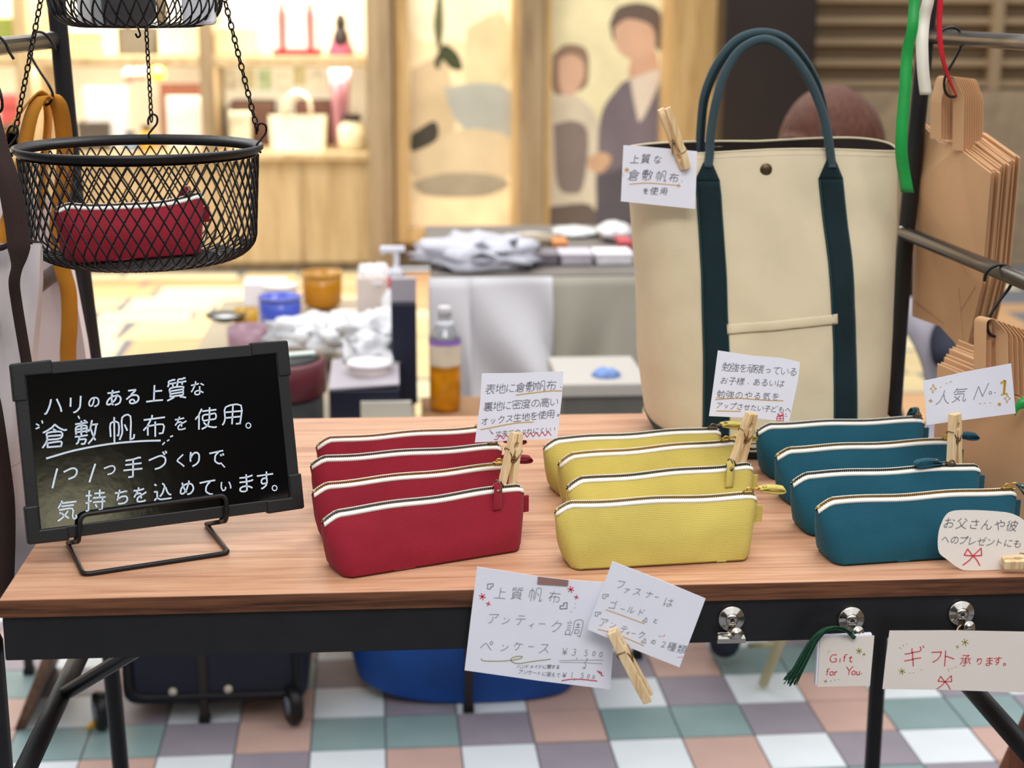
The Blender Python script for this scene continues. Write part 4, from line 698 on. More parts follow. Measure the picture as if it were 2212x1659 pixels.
for i, (a, b_, yt, Y, colr, lab) in enumerate(((1092, 1200, 510, 4.45, (226, 222, 214), 'white paper bag lying on the covered table'), (1196, 1290, 492, 4.5, (222, 226, 224), 'grey white plastic bag in the middle of the covered table'), (1292, 1362, 480, 4.4, (232, 226, 228), 'white plastic bag nearest the tote bag'))):
    x0, x1 = onY(a, 500, Y).x, onY(b_, 500, Y).x; z1 = onY(a, yt, Y).z; r = thing('plastic_bag', lab, 'bag', ((x0+x1)/2, Y, GZ))
    blob(((x0+x1)/2, Y, (GZ+z1)/2), ((x1-x0)*.52, .09, (z1-GZ)*.52), 20+i*5, .22, 3, flat=-(z1-GZ)*.48).build('bag_film', mat('bag film %d' % i, rgb(*colr), .4, 0, .06, 20), r, True)
for i, (a, b_, yt, colr, lab, Y) in enumerate(((1140, 1206, 575, (110, 104, 110), 'dark grey tray at the front of the covered table', 3.95), (1212, 1280, 572, (186, 180, 192), 'lilac grey packet on the covered table', 3.95), (1288, 1366, 566, (222, 220, 226), 'row of small white parcels on the covered table edge', 3.95), (1196, 1226, 545, (196, 120, 60), 'small orange pot on the covered table', 4.15), (1340, 1366, 545, (176, 60, 66), 'small red tin beside the tote bag', 4.15), (1130, 1195, 548, (126, 112, 92), 'brown wicker box under the white paper bag', 4.2))):
    x0, x1 = onY(a, 560, Y).x, onY(b_, 560, Y).x; z1 = max(GZ+.03, onY(a, yt, Y).z); r = thing(['tray', 'packet', 'parcel', 'pot', 'tin', 'wicker_box'][i], lab, ['tray', 'packet', 'parcel', 'pot', 'tin', 'box'][i], ((x0+x1)/2, Y, GZ))
    MB().bbox((x0, Y, GZ), (x1, Y+.1, z1)).build('body', mat('small goods %d' % i, rgb(*colr), .6, 0, .12, 20), r, bevel=.008)
    MB().bbox((x0-.002, Y-.002, z1-.006), (x1+.002, Y+.102, z1+.002)).build('lid', mat('small lids %d' % i, rgb(*[min(255, k+22) for k in colr]), .6), r, bevel=.002)
r, x0, x1, zt_ = lbox('storage_box', 'grey storage box under the covered table', 'box', 1222, 1400, 836, 3.3, .25, mat('grey box', rgb(106, 104, 98), .7, 0, .1, 8), z0=0)
MB().bbox((x0-.01, 3.29, zt_-.02), (x1+.01, 3.56, zt_+.01)).build('lid', mat('pale box lid', rgb(190, 184, 176), .7), r, bevel=.004)
p = V((onY(1330, 880, 3.2).x, 3.36, zt_+.012)); r = thing('blue_cloth', 'small blue cloth on the grey box behind the table edge', 'cloth', (p.x, p.y, p.z-.01)); blob(p, (.03, .03, .015), 3, .3).build('cloth_fold', mat('sky blue cloth', rgb(120, 150, 206), .8), r, True)
# ---- under the table: suitcase, blue bag, legs of the stand behind
r = thing('suitcase', 'dark navy suitcase lying on its side under the stall', 'suitcase', (onY(460, 1480, 3.0).x, 3.1, 0))
sa, sb = onY(258, 1500, 2.86), onY(664, 1500, 2.86)
MB().bbox((sa.x, 2.865, .03), (sb.x, 3.14, .33)).build('shell', mat('navy nylon', rgb(20, 24, 42), .7, 0, .15, 20, .2, 400), r, bevel=.03, seg=4)
MB().tube(rounded([(sa.x+.02, 2.862, .055), (sb.x-.02, 2.862, .055), (sb.x-.02, 2.862, .31), (sa.x+.02, 2.862, .31)], .03, closed=True), .006, closed=True).build('piping', 'wire', r, True)
for px, py in ((373, 1496), (493, 1490)): MB().lathe([(.008, 0), (.008, .004), (.004, .006)], onY(px, py, 2.86)+V((0, .004, 0)), (0, -1, 0)).build('rivet', mat('pale rivet %d' % px, rgb(196, 190, 170), .4), r, True)
for px, py, tx in ((215, 1500, 0), (632, 1510, .2)):
    p = onY(px, py, 2.85); MB().lathe([(.02, -.011), (.034, -.011), (.037, -.006), (.037, .006), (.034, .011), (.02, .011)], (p.x, 2.85, .037), (.9, .35, 0)).build('wheel', 'wire', r, True)
    MB().lathe([(.018, -.013), (.018, .013)], (p.x, 2.85, .037), (.9, .35, 0)).build('wheel_hub', mat('grey hub %d' % px, rgb(110, 120, 130), .4), r, True)
r = thing('sports_bag', 'bright blue bag on the floor under the stall', 'bag', (onY(1020, 1450, 2.95).x, 3.1, 0)); c = onY(1010, 1450, 2.95)
blue = mat('royal blue nylon', rgb(8, 70, 150), .55, 0, .2, 10, .2, 40)
MB().grid(lambda u, v: V((c.x+.245*math.copysign(abs(math.cos(2*math.pi*u))**.6, math.cos(2*math.pi*u))*(1-.1*(1-v)**3), 3.05+.14*math.copysign(abs(math.sin(2*math.pi*u))**.6, math.sin(2*math.pi*u)), .004+.26*v+.03*max(0, -math.cos(2*math.pi*u))*(1-v)+.008*nz(u*9, v*4))), 48, 12, True).build('bag_shell', blue, r, True)
MB().add([(c.x+.24*math.cos(a*.26), 3.05+.135*math.sin(a*.26), .262) for a in range(24)], [tuple(range(24))]).build('bag_top', blue, r)
MB().tube([(c.x-.2, 2.912, .2), (c.x+.22, 2.908, .19)], .005).build('zipper', 'wire', r)
# low bench: thin legs on the tiles, unseen board added and widened to shade them
la_, lb_ = onZ(443, 1558, 0), onZ(1012, 1536, 0); r = thing('low_bench', 'low dark bench with thin metal legs over the suitcase and the blue bag, unseen board widened to shade the floor', 'bench', (-.1, 3.0, 0)); bm_ = mat('brown black metal', rgb(44, 36, 34), .5, .2)
MB().bbox((-.78, la_.y-.02, .36), (.52, la_.y+.28, .38)).build('bench_shade_board', 'dark_pillar', r, bevel=.003)
for x, y in ((la_.x, la_.y), (lb_.x, lb_.y), (-.76, la_.y+.25), (.50, la_.y+.25)):
    MB().bbox((x-.0085, y-.0085, .008), (x+.0085, y+.0085, .36)).build('leg', bm_, r, bevel=.002)
    MB().bbox((x-.011, y-.011, 0), (x+.011, y+.011, .014)).build('rubber_foot', 'wire', r, bevel=.002)
ft = mat('cream metal leg', rgb(206, 196, 150), .4)
a, b_ = onZ(1648, 1490, 0), onY(1690, 1380, 2.9); r = thing('folding_chair', 'cream folding chair frame on the tiles beside the tassel', 'chair', (a.x, a.y, 0))
d_ = (b_-a); MB().tube([a+V((0, 0, .012)), a+d_*2.9], .011).build('leg', ft, r, True); a2 = a+V((.03, .3, 0)); MB().tube([a2+V((0, 0, .01)), a+d_*2.9+V((.0, .28, 0))], .009).build('leg', ft, r, True)
MB().tube([a+d_*.9, onY(1620, 1395, 3.05)], .006).build('stretcher', ft, r, True)
q = a+d_*2.9; MB().bbox((q.x-.1, q.y-.02, q.z), (q.x+.05, q.y+.3, q.z+.02)).build('seat', ft, r, bevel=.008)
p = onZ(205, 1578, 0); r = thing('floor_marker', 'small yellow plastic wedge on the tiles beside the suitcase wheel', 'wedge', (p.x, p.y, 0)); ym = mat('yellow plastic', rgb(246, 180, 20), .5)
MB().prism([(p.x-.016, p.y, 0), (p.x+.03, p.y+.04, 0), (p.x+.014, p.y+.06, 0), (p.x-.012, p.y+.03, 0)], (0, 0, .006)).build('wedge_body', ym, r)
# brown boards that lean beside the stall, one at each side
bw = woodmat('brown board', rgb(70, 48, 34), rgb(98, 70, 50), rgb(118, 86, 62), .5, 1, 'Z')
a, b_ = onZ(30, 1578, 0), onY(84, 1438, 2.78)
r = thing('leaning_board', 'brown board leaning at the lower left behind the front post', 'board', (a.x, a.y, 0)); e = (b_-a); e = e/e.z
MB().slab([a, a+V((.02, 0, 0)), a+V((.02, 0, 0))+e*.3, a+e*.3], (0, .3, 0)).build('board_panel', bw, r, bevel=.003)
a, b_ = onY(2166, 1659, 2.0), onY(2216, 1548, 2.0); e = (b_-a); e = e/e.z; a0 = a-e*a.z
r = thing('leaning_board', 'red brown board leaning at the lower right corner', 'board', (a0.x, a0.y, 0))
MB().slab([a0, a0+V((.3, 0, 0)), a0+V((.3, 0, 0))+e*.5, a0+e*.5], (0, .012, 0)).build('board_panel', woodmat('red brown board', rgb(84, 46, 30), rgb(110, 62, 42), rgb(130, 78, 54), .5, 1, 'Z'), r, bevel=.002)
# ---- seated person behind the tote bag
PY = 3.25; hc = onY(1798, 338, PY); px_ = hc.x
person = thing('person', 'person with a short brown bob in a dark navy jacket sitting behind the tote bag', 'person', (px_, PY+.1, 0))
def skin(name, m, joints, edges, parent, root=0):
    me = bpy.data.meshes.new(name); me.from_pydata([j[0] for j in joints], edges, []); o = bpy.data.objects.new(name, me); C.objects.link(o)
    md = o.modifiers.new('skin', 'SKIN'); md.use_smooth_shade = True; me.materials.append(m)
    for i, j in enumerate(joints): v = me.skin_vertices[0].data[i]; v.radius = j[1] if isinstance(j[1], tuple) else (j[1], j[1]); v.use_root = (i == root)
    s = o.modifiers.new('sub', 'SUBSURF'); s.levels = 2; s.render_levels = 2; attach(o, parent); return o
sk = mat('skin', rgb(214, 168, 142), .5, 0, .04, 10); jk = mat('navy jacket', rgb(30, 34, 52), .8, 0, .12, 12)
sz = hc.z-.36; hx = px_; ft1 = onZ(1560, 1452, 0); ft2 = onZ(1815, 1440, 0)
J = [((hx+.08, PY+.18, .46), (.15, .12)), ((hx+.07, PY+.16, .62), (.13, .11)), ((hx+.05, PY+.12, .80), (.15, .10)), ((hx+.02, PY+.08, sz+.14), (.10, .075)), ((hx, PY+.04, sz+.22), .05), ((hx-.01, PY+.02, sz+.28), .045),
     ((hx-.15, PY+.06, sz+.10), .055), ((hx-.2, PY-.06, .72), .042), ((hx-.14, PY-.24, .66), .032), ((hx+.2, PY+.1, sz+.10), .055), ((hx+.27, PY+.0, .72), .045), ((hx+.2, PY-.2, .64), .034),
     ((hx-.04, PY+.1, .46), .085), ((hx-.16, PY-.22, .47), .065), ((ft1.x+.03, ft1.y+.10, .09), .042), ((hx+.14, PY+.1, .46), .085), ((hx+.06, PY-.24, .47), .065), ((ft2.x, ft2.y+.12, .09), .042), ((ft1.x, ft1.y, .038), .034), ((ft2.x, ft2.y, .038), .034)]
E_ = [(0, 1), (1, 2), (2, 3), (3, 4), (4, 5), (3, 6), (6, 7), (7, 8), (3, 9), (9, 10), (10, 11), (0, 12), (12, 13), (13, 14), (0, 15), (15, 16), (16, 17), (14, 18), (17, 19)]
skin('clothed_body', jk, J, E_, person)
hd = MB(); HC = V((hx-.005, PY+.0, hc.z+.005)); tilt = Matrix.Rotation(math.radians(-58), 3, 'Z') @ Matrix.Rotation(math.radians(16), 3, 'X')
def headp(u, v):
    th, ph = 2*math.pi*u, math.pi*(v-.5)*.998; d = V((math.cos(th)*math.cos(ph), math.sin(th)*math.cos(ph), math.sin(ph)))
    p = V((d.x*.073, d.y*.092, d.z*.112))
    if d.z < 0: p.x *= 1-.28*d.z*d.z; p.y *= 1-.12*d.z*d.z
    fx = math.exp(-((p.x)/.014)**2)
    if d.y < 0: p.y -= .016*fx*math.exp(-((p.z+.012)/.02)**2)+.004*math.exp(-((p.z+.055)/.012)**2)*math.exp(-(p.x/.03)**2)-.006*math.exp(-((abs(p.x)-.03)/.014)**2-((p.z-.008)/.012)**2)
    return HC+tilt @ p
hd.grid(headp, 40, 30, True); head = hd.build('head', sk, person, True)
for s_ in (-1, 1):
    b = MB(); b.lathe([(.001, -.005), (.008, -.003), (.0095, .001), (.006, .004), (.001, .005)], HC+tilt @ V((s_*.029, -.08, .008)), tilt @ V((0, -1, 0)), 12); b.build('eye', mat('dark eye %d' % s_, rgb(40, 26, 22), .3), head, True)
    blob(HC+tilt @ V((s_*.074, .005, -.005)), (.008, .018, .028), 2, .1).build('ear', sk, head, True)
MB().tube([HC+tilt @ V((-.02, -.083, -.05)), HC+tilt @ V((0, -.09, -.052)), HC+tilt @ V((.02, -.083, -.05))], .0035).build('mouth', mat('lips', rgb(176, 96, 90), .5), head, True)
hm = mat('brown hair', rgb(92, 56, 42), .5, 0, .35, 30, .3, 300, .2, stretch=(6, 6, .6))
def hairp(u, v):
    th = 2*math.pi*u; ph = math.pi*(.5-.74*v); d = V((math.cos(th)*math.cos(ph), math.sin(th)*math.cos(ph), math.sin(ph)))
    p = V((d.x*.094, d.y*.108+.008, d.z*.122+.012)); fr = max(0, -math.sin(th))
    if v > .45: p.z = max(p.z, -.03*(1-fr)+.068*fr**.6-.16*(v-.45)*(1-fr)*1.6); p.x *= 1.02
    k = 1+.02*math.sin(th*26)+.015*nz(th*3, v*5)
    return HC+tilt @ V((p.x*k, p.y*k, p.z))
MB().grid(hairp, 72, 22, True).build('hair', hm, person, True, thick=.01)
ch = thing('stool', 'dark wooden stool under the seated person', 'stool', (hx+.1, PY+.15, 0)); MB().bbox((hx-.1, PY-.02, .33), (hx+.3, PY+.36, .37)).build('seat', 'dark_pillar', ch, bevel=.01)
for dx, dy in ((-.07, 0), (.27, 0), (-.07, .33), (.27, .33)): MB().tube([(hx+dx, PY+dy, .34), (hx+dx*1.1, PY+dy, 0)], .015).build('leg', 'dark_pillar', ch)
# pale scarf that hangs down the person's front, seen beside the right post
MB().strap(spline([(hx+.0, PY-.06, sz+.20), (hx+.10, PY-.08, sz+.10), (hx+.20, PY-.10, sz-.02), (hx+.23, PY-.12, sz-.16), (hx+.17, PY-.2, sz-.30), (hx+.2, PY-.24, sz-.40)], 5), V((.07, .01, 0)), .012).build('scarf', mat('lilac grey scarf', rgb(176, 170, 180), .7, 0, .15, 14), person, True)
# ================================================================ THE STALL TABLE AND ITS RACK
rack = thing('display_table', 'wood topped display table with black steel frame and tall side posts', 'table', (.15, 1.8, 0))
MB().bbox((X0, Y0+.0015, ZT-.018), (X1, Y1, ZT)).build('tabletop', 'top', rack, bevel=.0012)
MB().bbox((X0, Y0, ZT-.0178), (X1, Y0+.0014, ZT-.0006)).build('shaded_edge_strip', 'edge', rack)  # thin strip carrying the darker, shaded wood colour
ap = MB(); ap.bbox((X0+.001, Y0+.004, ZT-.064), (X1-.001, Y0+.03, ZT-.0185)); ap.build('front_apron', 'black_steel', rack, bevel=.002)
MB().bbox((X0+.004, Y0+.03, ZT-.058), (X0+.026, Y1-.01, ZT-.0185)).build('side_apron', 'black_steel', rack, bevel=.002)
MB().bbox((X1-.026, Y0+.03, ZT-.058), (X1-.004, Y1-.01, ZT-.0185)).build('side_apron', 'black_steel', rack, bevel=.002)
MB().bbox((X0+.026, Y1-.035, ZT-.058), (X1-.026, Y1-.012, ZT-.0185)).build('rear_apron', 'black_steel', rack, bevel=.002)
def polepx(pxs, Y, r):
    P = [onY(a, b, Y) for a, b in pxs]; d0 = (P[0]-P[1]).normalized(); P = [P[0]+d0*.45]+P
    d1 = (P[-1]-P[-2]).normalized(); k = (.0-P[-1].z)/d1.z; P.append(P[-1]+d1*k); return P
MB().tube(polepx([(125, 40), (176, 580), (200, 767), (214, 890), (240, 1440), (258, 1630)], 2.13, .0118), .0118, 14).build('rear_post', 'black_steel', rack, True)
MB().tube(polepx([(2001, 60), (1953, 552), (1935, 809), (1930, 888), (1897, 1445), (1884.5, 1650)], 2.13, .0118), .0118, 14).build('rear_post', 'black_steel', rack, True)
MB().tube([(-.396, 1.49, 0), (-.398, 1.49, .74), (-.43, 1.44, .86), (-.44, 1.44, 1.5)], .0118, 14).build('front_post', 'black_steel', rack, True)
MB().tube([(.70, 1.49, 0), (.70, 1.49, .74), (.72, 1.44, .86), (.73, 1.44, 1.5)], .0118, 14).build('front_post', 'black_steel', rack, True)
for p in (onY(258, 1630, 2.13), onY(1884.5, 1650, 2.13)): MB().lathe([(.015, 0), (.015, .012), (.0125, .02)], (p.x, 2.13, 0)).build('foot_cap', 'wire', rack, True)
for x in (-.396, .70): MB().lathe([(.015, 0), (.015, .012), (.0125, .02)], (x, 1.49, 0)).build('foot_cap', 'wire', rack, True)
def rail(a, b, r, m, nm='rail'): MB().tube([a, b], r, 12).build(nm, m, rack, True)
rail((-.426, 2.13, 1.013), (-.44, 1.44, 1.013), .0102, 'rail_steel'); rail((-.43, 2.13, 1.298), (-.44, 1.44, 1.298), .0102, 'rail_steel')
rail((.697, 2.13, 1.042), (.722, 1.44, 1.042), .0095, 'rail_steel'); rail((.712, 2.13, 1.305), (.73, 1.44, 1.305), .0095, 'rail_steel')
rail((-.397, 2.13, .556), (-.397, 1.49, .556), .0118, 'black_steel'); rail((.69, 2.13, .535), (.70, 1.49, .535), .0118, 'black_steel')
b0_, b1_ = V((-.397, 1.765, .556)), onY(236, 1440, 1.71); d_ = (b1_-b0_); rail(b0_, b0_+d_*((ZT-.03-b0_.z)/d_.z), .0085, 'black_steel', 'brace')
for p, nx in ((onY(1955, 492, 2.125), 1), (onY(110, 74, 2.12), -1)): blob(p, (.008, .004, .0035), 2, .3).build('weld_bead', 'chrome', rack, True)
# ================================================================ BLACKBOARD AND STAND
BL, BR = onZ(61, 1177, .82), onZ(656, 1098, .82); be = (BR-BL).normalized(); bh = V((be.y, -be.x, 0)); la = math.radians(13.5)
bn = (bh*math.cos(la)+V((0, 0, 1))*math.sin(la)).normalized(); bu = bn.cross(be).normalized()
if bu.z < 0: bu = -bu
BF = Face(BL, bn, (2.962, 0, 720), .0006)
def bp2(px, py, l=0): return onP(px, py, BL, bn)+bn*l
cor = [bp2(61, 1177), bp2(656, 1098), bp2(619.5, 735), bp2(22, 786)]
cen = sum(cor, V())/4
bb = thing('blackboard', 'black framed writing board with white Japanese handwriting on a wire stand', 'blackboard', (cen.x, cen.y, .82))
def lerp(a, b, t): return a+(b-a)*t
def bq(u, v, l=0): return lerp(lerp(cor[0], cor[1], u), lerp(cor[3], cor[2], u), v)+bn*l
u0, v0 = .0125/.285, .0125/.181
MB().slab([bq(u0*.6, v0*.6, -.0015), bq(1-u0*.6, v0*.6, -.0015), bq(1-u0*.6, 1-v0*.6, -.0015), bq(u0*.6, 1-v0*.6, -.0015)], -bn*.004).build('board_panel', 'board', bb)
for q in (((0, 0), (1, 0), (1-u0, v0), (u0, v0)), ((1, 0), (1, 1), (1-u0, 1-v0), (1-u0, v0)), ((1, 1), (0, 1), (u0, 1-v0), (1-u0, 1-v0)), ((0, 1), (0, 0), (u0, v0), (u0, 1-v0))):
    q = [(.006+a*.988, .008+b*.984) for a, b in q]
    MB().slab([bq(a, b, .001) for a, b in q], -bn*.0085).build('frame_bar', 'frame', bb, bevel=.001)
ku, kv = .040/.285, .038/.181
for sx_, sy_ in ((0, 0), (1, 0), (1, 1), (0, 1)):
    f = lambda a, b: bq(a if not sx_ else 1-a, b if not sy_ else 1-b, .0025)
    pts = [f(.002, .0), f(ku, -.004), f(ku, v0*1.08), f(u0*1.05, v0*1.08), f(u0*1.05, kv), f(-.002, kv), f(-.002, .01)]
    if (pts[1]-pts[0]).cross(pts[2]-pts[1]).dot(bn) < 0: pts.reverse()
    MB().prism(pts, -bn*.0115).build('corner_guard', 'corner', bb, bevel=.0016)
ang = -.13; F_ = BF; cw = 11
for ch, x, y, s_ in (('ハ', 340, 462, 135), ('リ', 483, 455, 125), ('の', 600, 438, 82), ('あ', 728, 412, 122), ('る', 848, 402, 110), ('上', 990, 385, 122), ('質', 1130, 358, 138), ('な', 1262, 350, 100),
  ('倉', 350, 655, 165), ('敷', 552, 632, 172), ('帆', 782, 610, 175), ('布', 985, 592, 165), ('を', 1155, 575, 98), ('使', 1318, 545, 150), ('用', 1482, 520, 142),
  ('つ', 450, 893, 112), ('つ', 700, 872, 92), ('手', 850, 858, 145), ('づ', 1010, 818, 132), ('く', 1155, 812, 100), ('り', 1245, 802, 112), ('で', 1385, 792, 118),
  ('気', 430, 1130, 142), ('持', 610, 1068, 142), ('ち', 775, 1045, 118), ('を', 895, 1032, 108), ('込', 1040, 1012, 130), ('め', 1195, 988, 108), ('て', 1325, 985, 125), ('い', 1445, 975, 88), ('ま', 1575, 955, 130), ('す', 1695, 938, 125)):
    F_.char(ch, (x, y), s_*1.07, cw if s_ > 105 else 9.5, 'chalk', ang, .14)
F_.stroke([(365, 868), (350, 925), (335, 988)], 12, 'chalk'); F_.stroke([(608, 838), (590, 892), (572, 950)], 12, 'chalk')
F_.stroke([(298, 800), (480, 748), (700, 708), (900, 690), (1024, 686)], 12, 'chalk'); F_.dash((1420, 838, 1436, 856), (230, 610, 250, 602), (232, 580, 248, 590), (268, 560, 272, 574), (500, 530, 508, 545), (1040, 712, 1052, 698), (1070, 688, 1080, 682), (1090, 662, 1104, 656), wd=9, m='chalk')
for c in ((1588, 590), (1756, 990)): F_.loop([(c[0]+16*math.cos(a*.785), c[1]+17*math.sin(a*.785)) for a in range(8)], 8, 'chalk')
F_.build(bb)
# small warm sign lamp across the arcade whose reflection shows in the lower left of the glossy board
dr_ = ray(160, 1120).normalized(); rf_ = dr_-bn*2*dr_.dot(bn); sp_ = bp2(160, 1120)+rf_*4.0
area('sign_lamp', sp_, bp2(160, 1120), .30, .17, 1.1, (1, .95, .62))
# wire stand
st = thing('board_stand', 'black wire stand holding the blackboard', 'stand', (cen.x, cen.y, ZT)); rr = .0026
def bt(px, py, l): return onP(px, py, BL, bn)+bn*l
lipL, lipR = (172, 1118), (486, 1075)
zt = ZT+rr
A0, A1, A2, A3 = onZ(147, 1172, zt), onZ(180, 1241, zt), onZ(494, 1194, zt), onZ(446, 1132, zt)
MB().tube(rounded([A0, A1, A2, A3], .008, 5), rr, 10).build('base_wire', 'wire', st, True)
fL, fR = bt(168, 1168, .006), bt(486, 1124, .006)
MB().tube(rounded([bt(170, 1172, -.013), fL, bt(*lipL, .006)+bu*.003, bt(*lipR, .006)+bu*.003, fR, bt(486, 1128, -.013)], .008, 5), rr, 10).build('lip_wire', 'wire', st, True)
up0, up1 = A0+V((0, .0, 0)), A3
MB().tube(rounded([A0, bt(170, 1172, -.013)], .004), rr, 10).tube([bt(486, 1128, -.013), A3], rr, 10).build('tray_wire', 'wire', st, True)
MB().tube(rounded([bt(170, 1172, -.013), bt(150, 930, -.015), bt(470, 900, -.015), bt(486, 1128, -.013)], .012), rr, 10).build('back_wire', 'wire', st, True)

# ================================================================ CANVAS PEN CASES
def pen_case(label, colour, c, ang, L, brass, H=.0625, tab='right', name='pen_case', group=None, sag=0, seed=0, slide=.9, base=None, tilt=0, D=.05, sidetab=True):
    """c: base centre, ang: heading of the long axis, L: top length"""
    root = thing(name, label, 'pen case', c, group)
    T = Matrix.Translation(V(c)) @ Matrix.Rotation(ang, 4, 'Z') @ Matrix.Rotation(tilt, 4, 'Y')
    Lb = L-.026
    def ridge(x):
        t = (x+L/2)/.017; dl = .0095*(1-min(1, max(0, t)))**1.3; t2 = (L/2-x)/.009; dr = .004*(1-min(1, max(0, t2)))**1.5
        return H-dl-dr-sag*(1-(2*x/L)**2)+.0008*math.sin(x*60+seed)
    def side(u, v, s_):
        e = max(0, (abs(u)-.9)/.1); x = u*(Lb/2*(1-v**1.25)+L/2*v**1.25) if u > 0 else u*(Lb/2*(1-v**.8)+L/2*v**.8)
        if v < .06: x *= .988
        d = (D/2)*(1-v**1.55)+.0026; d *= 1-.30*e**2*(1-.0*v)
        d += .0022*math.sin(math.pi*v)*(1-e)
        y = s_*d+.0027*nz(x*26+seed*3.1, v*2.6, s_*2+seed)*math.sin(math.pi*min(1, v*1.15))*(1-e*.7)+.0008*nz(x*70+seed, v*7, s_)*math.sin(math.pi*v)
        return V((x, y, ridge(x)*v+(.0015 if v < .001 else 0)))
    m = MB(); nu, vs_ = 40, [0, .02, .05, .1, .18, .28, .4, .52, .64, .76, .86, .94, 1.0]; nv = len(vs_)
    us = [-1+2*i/(nu-1) for i in range(nu)]; us = [math.copysign(abs(u)**.85, u) for u in us]
    fr = [side(u, v, -1) for v in vs_ for u in us]; bk = [side(u, v, 1) for v in vs_ for u in us]
    m.add(fr+bk, [(j*nu+i, j*nu+i+1, (j+1)*nu+i+1, (j+1)*nu+i) for j in range(nv-1) for i in range(nu-1)]+[(nv*nu+j*nu+i+1, nv*nu+j*nu+i, nv*nu+(j+1)*nu+i, nv*nu+(j+1)*nu+i+1) for j in range(nv-1) for i in range(nu-1)])
    o = len(m.v)
    for e_, ux in ((0, -1), (nu-1, 1)):            # end gussets, slightly bulged
        mid = []
        for j, v in enumerate(vs_):
            p = (V(fr[j*nu+e_])+V(bk[j*nu+e_]))/2; p.x += ux*.0035*math.sin(math.pi*min(1, v*1.1+.05)); mid.append(p)
        k = len(m.v); m.v += [tuple(p) for p in mid]
        m.f += [(j*nu+e_, (j+1)*nu+e_, k+j+1, k+j) for j in range(nv-1)]+[(nv*nu+j*nu+e_, k+j, k+j+1, nv*nu+(j+1)*nu+e_) for j in range(nv-1)]
    m.f += [(i+1, i, nv*nu+i, nv*nu+i+1) for i in range(nu-1)]          # base
    m.xf(T).build('body', colour, root, True)
    # zipper tape on both sides of the ridge, then teeth
    N = 40; xs = [-L/2+.0015+(L-.003)*i/(N-1) for i in range(N)]
    for s_ in (-1, 1):
        q = MB(); vs2 = []
        for x in xs:
            z = ridge(x); vs2 += [V((x, s_*.0052, z-.0034)), V((x, s_*.0046, z-.0006)), V((x, s_*.0012, z+(.0032 if s_ > 0 else .0008))), V((x, s_*.0007, z+(.0030 if s_ > 0 else -.0006))), V((x, s_*.0040, z-.0034))]
        q.add(vs2, [(5*i+k, 5*i+(k+1) % 5, 5*i+5+(k+1) % 5, 5*i+5+k) for i in range(N-1) for k in range(5)]+[(4, 3, 2, 1, 0), tuple(5*N-5+k for k in range(5))])
        q.xf(T).build('zipper_tape', 'ziptape', root, True)
    q = MB(); x = -L/2+.004; k = 0
    while x < L/2-.004:
        q.box((x, (.0013 if k % 2 else -.0013), ridge(x)+.0017), (.0010, .0022, .0021)); x += .00112; k += 1
    tt = q.xf(T).build('zipper_teeth', 'brass' if brass else 'antique', root); tt['kind'] = 'stuff'
    MB().box((-L/2+.0025, 0, ridge(-L/2+.003)+.001), (.0035, .004, .002)).xf(T).build('zipper_stop', 'brass' if brass else 'antique', root, bevel=.0004)
    # slider with ring
    sx_ = -L/2+L*slide; sz_ = ridge(sx_)+.002; mt = 'brass' if brass else 'antique'
    MB().prism([(sx_-.005, -.0034, sz_), (sx_+.003, -.0034, sz_), (sx_+.006, 0, sz_), (sx_+.003, .0034, sz_), (sx_-.005, .0034, sz_), (sx_-.0065, 0, sz_)], (0, 0, .0022)).tube(rounded([(sx_-.003, 0, sz_+.002), (sx_-.001, 0, sz_+.0055), (sx_+.003, 0, sz_+.005), (sx_+.004, 0, sz_+.002)], .0015), .0009, 6).xf(T).build('slider', mt, root, bevel=.0003)
    def ring(c_, ax, r=.0042): a = V(ax).orthogonal().normalized(); b = V(ax).normalized().cross(a); return MB().tube([V(c_)+(a*math.cos(t*.524)+b*math.sin(t*.524))*r for t in range(12)], .0008, 6, closed=True)
    def pull(path, wv, rivet, rax):
        MB().strap(spline(path, 5), wv, .0012).xf(T).build('pull_tab', colour, root, True)
        MB().lathe([(.0024, 0), (.0024, .0006), (.0014, .0012)], rivet, rax, 12).xf(T).build('rivet', mt, root, True)
    rz = sz_+.004
    if tab == 'front':
        ring((sx_-.003, -.003, rz), (1, .3, 0)).xf(T).build('pull_ring', mt, root, True)
        y = -.0068; zz = rz
        pull([(sx_-.004, y+.003, zz+.002), (sx_-.005, y-.002, zz-.001), (sx_-.007, y-.0065, zz-.010), (sx_-.009, y-.0095, zz-.021), (sx_-.0095, y-.0085, zz-.0235), (sx_-.0085, y-.0065, zz-.021), (sx_-.0055, y-.0030, zz-.010), (sx_-.004, y+.000, zz-.003)], (.0092, .001, -.001), (sx_-.0055, y-.0045, zz-.005), (0, -1, .35))
    elif tab == 'right':
        ring((sx_+.008, 0, rz-.0005), (0, .5, 1)).xf(T).build('pull_ring', mt, root, True); x = sx_+.011; dr = V((.03, .002, -.002+.0))
        pull([(x, 0, rz), (x+.008, -.0005, rz+.0012), (x+.017, -.0005, rz+.0008), (x+.026, 0, rz-.001), (x+.028, .0002, rz-.0032), (x+.025, .0004, rz-.0050), (x+.016, 0, rz-.0046), (x+.008, 0, rz-.0026), (x+.001, 0, rz-.0012)], (0, .0088, .002), (x+.006, -.0005, rz+.0016), (0, -.1, 1))
    elif tab == 'left':
        ring((sx_-.009, 0, rz-.0005), (0, .4, 1)).xf(T).build('pull_ring', mt, root, True); x = sx_-.012
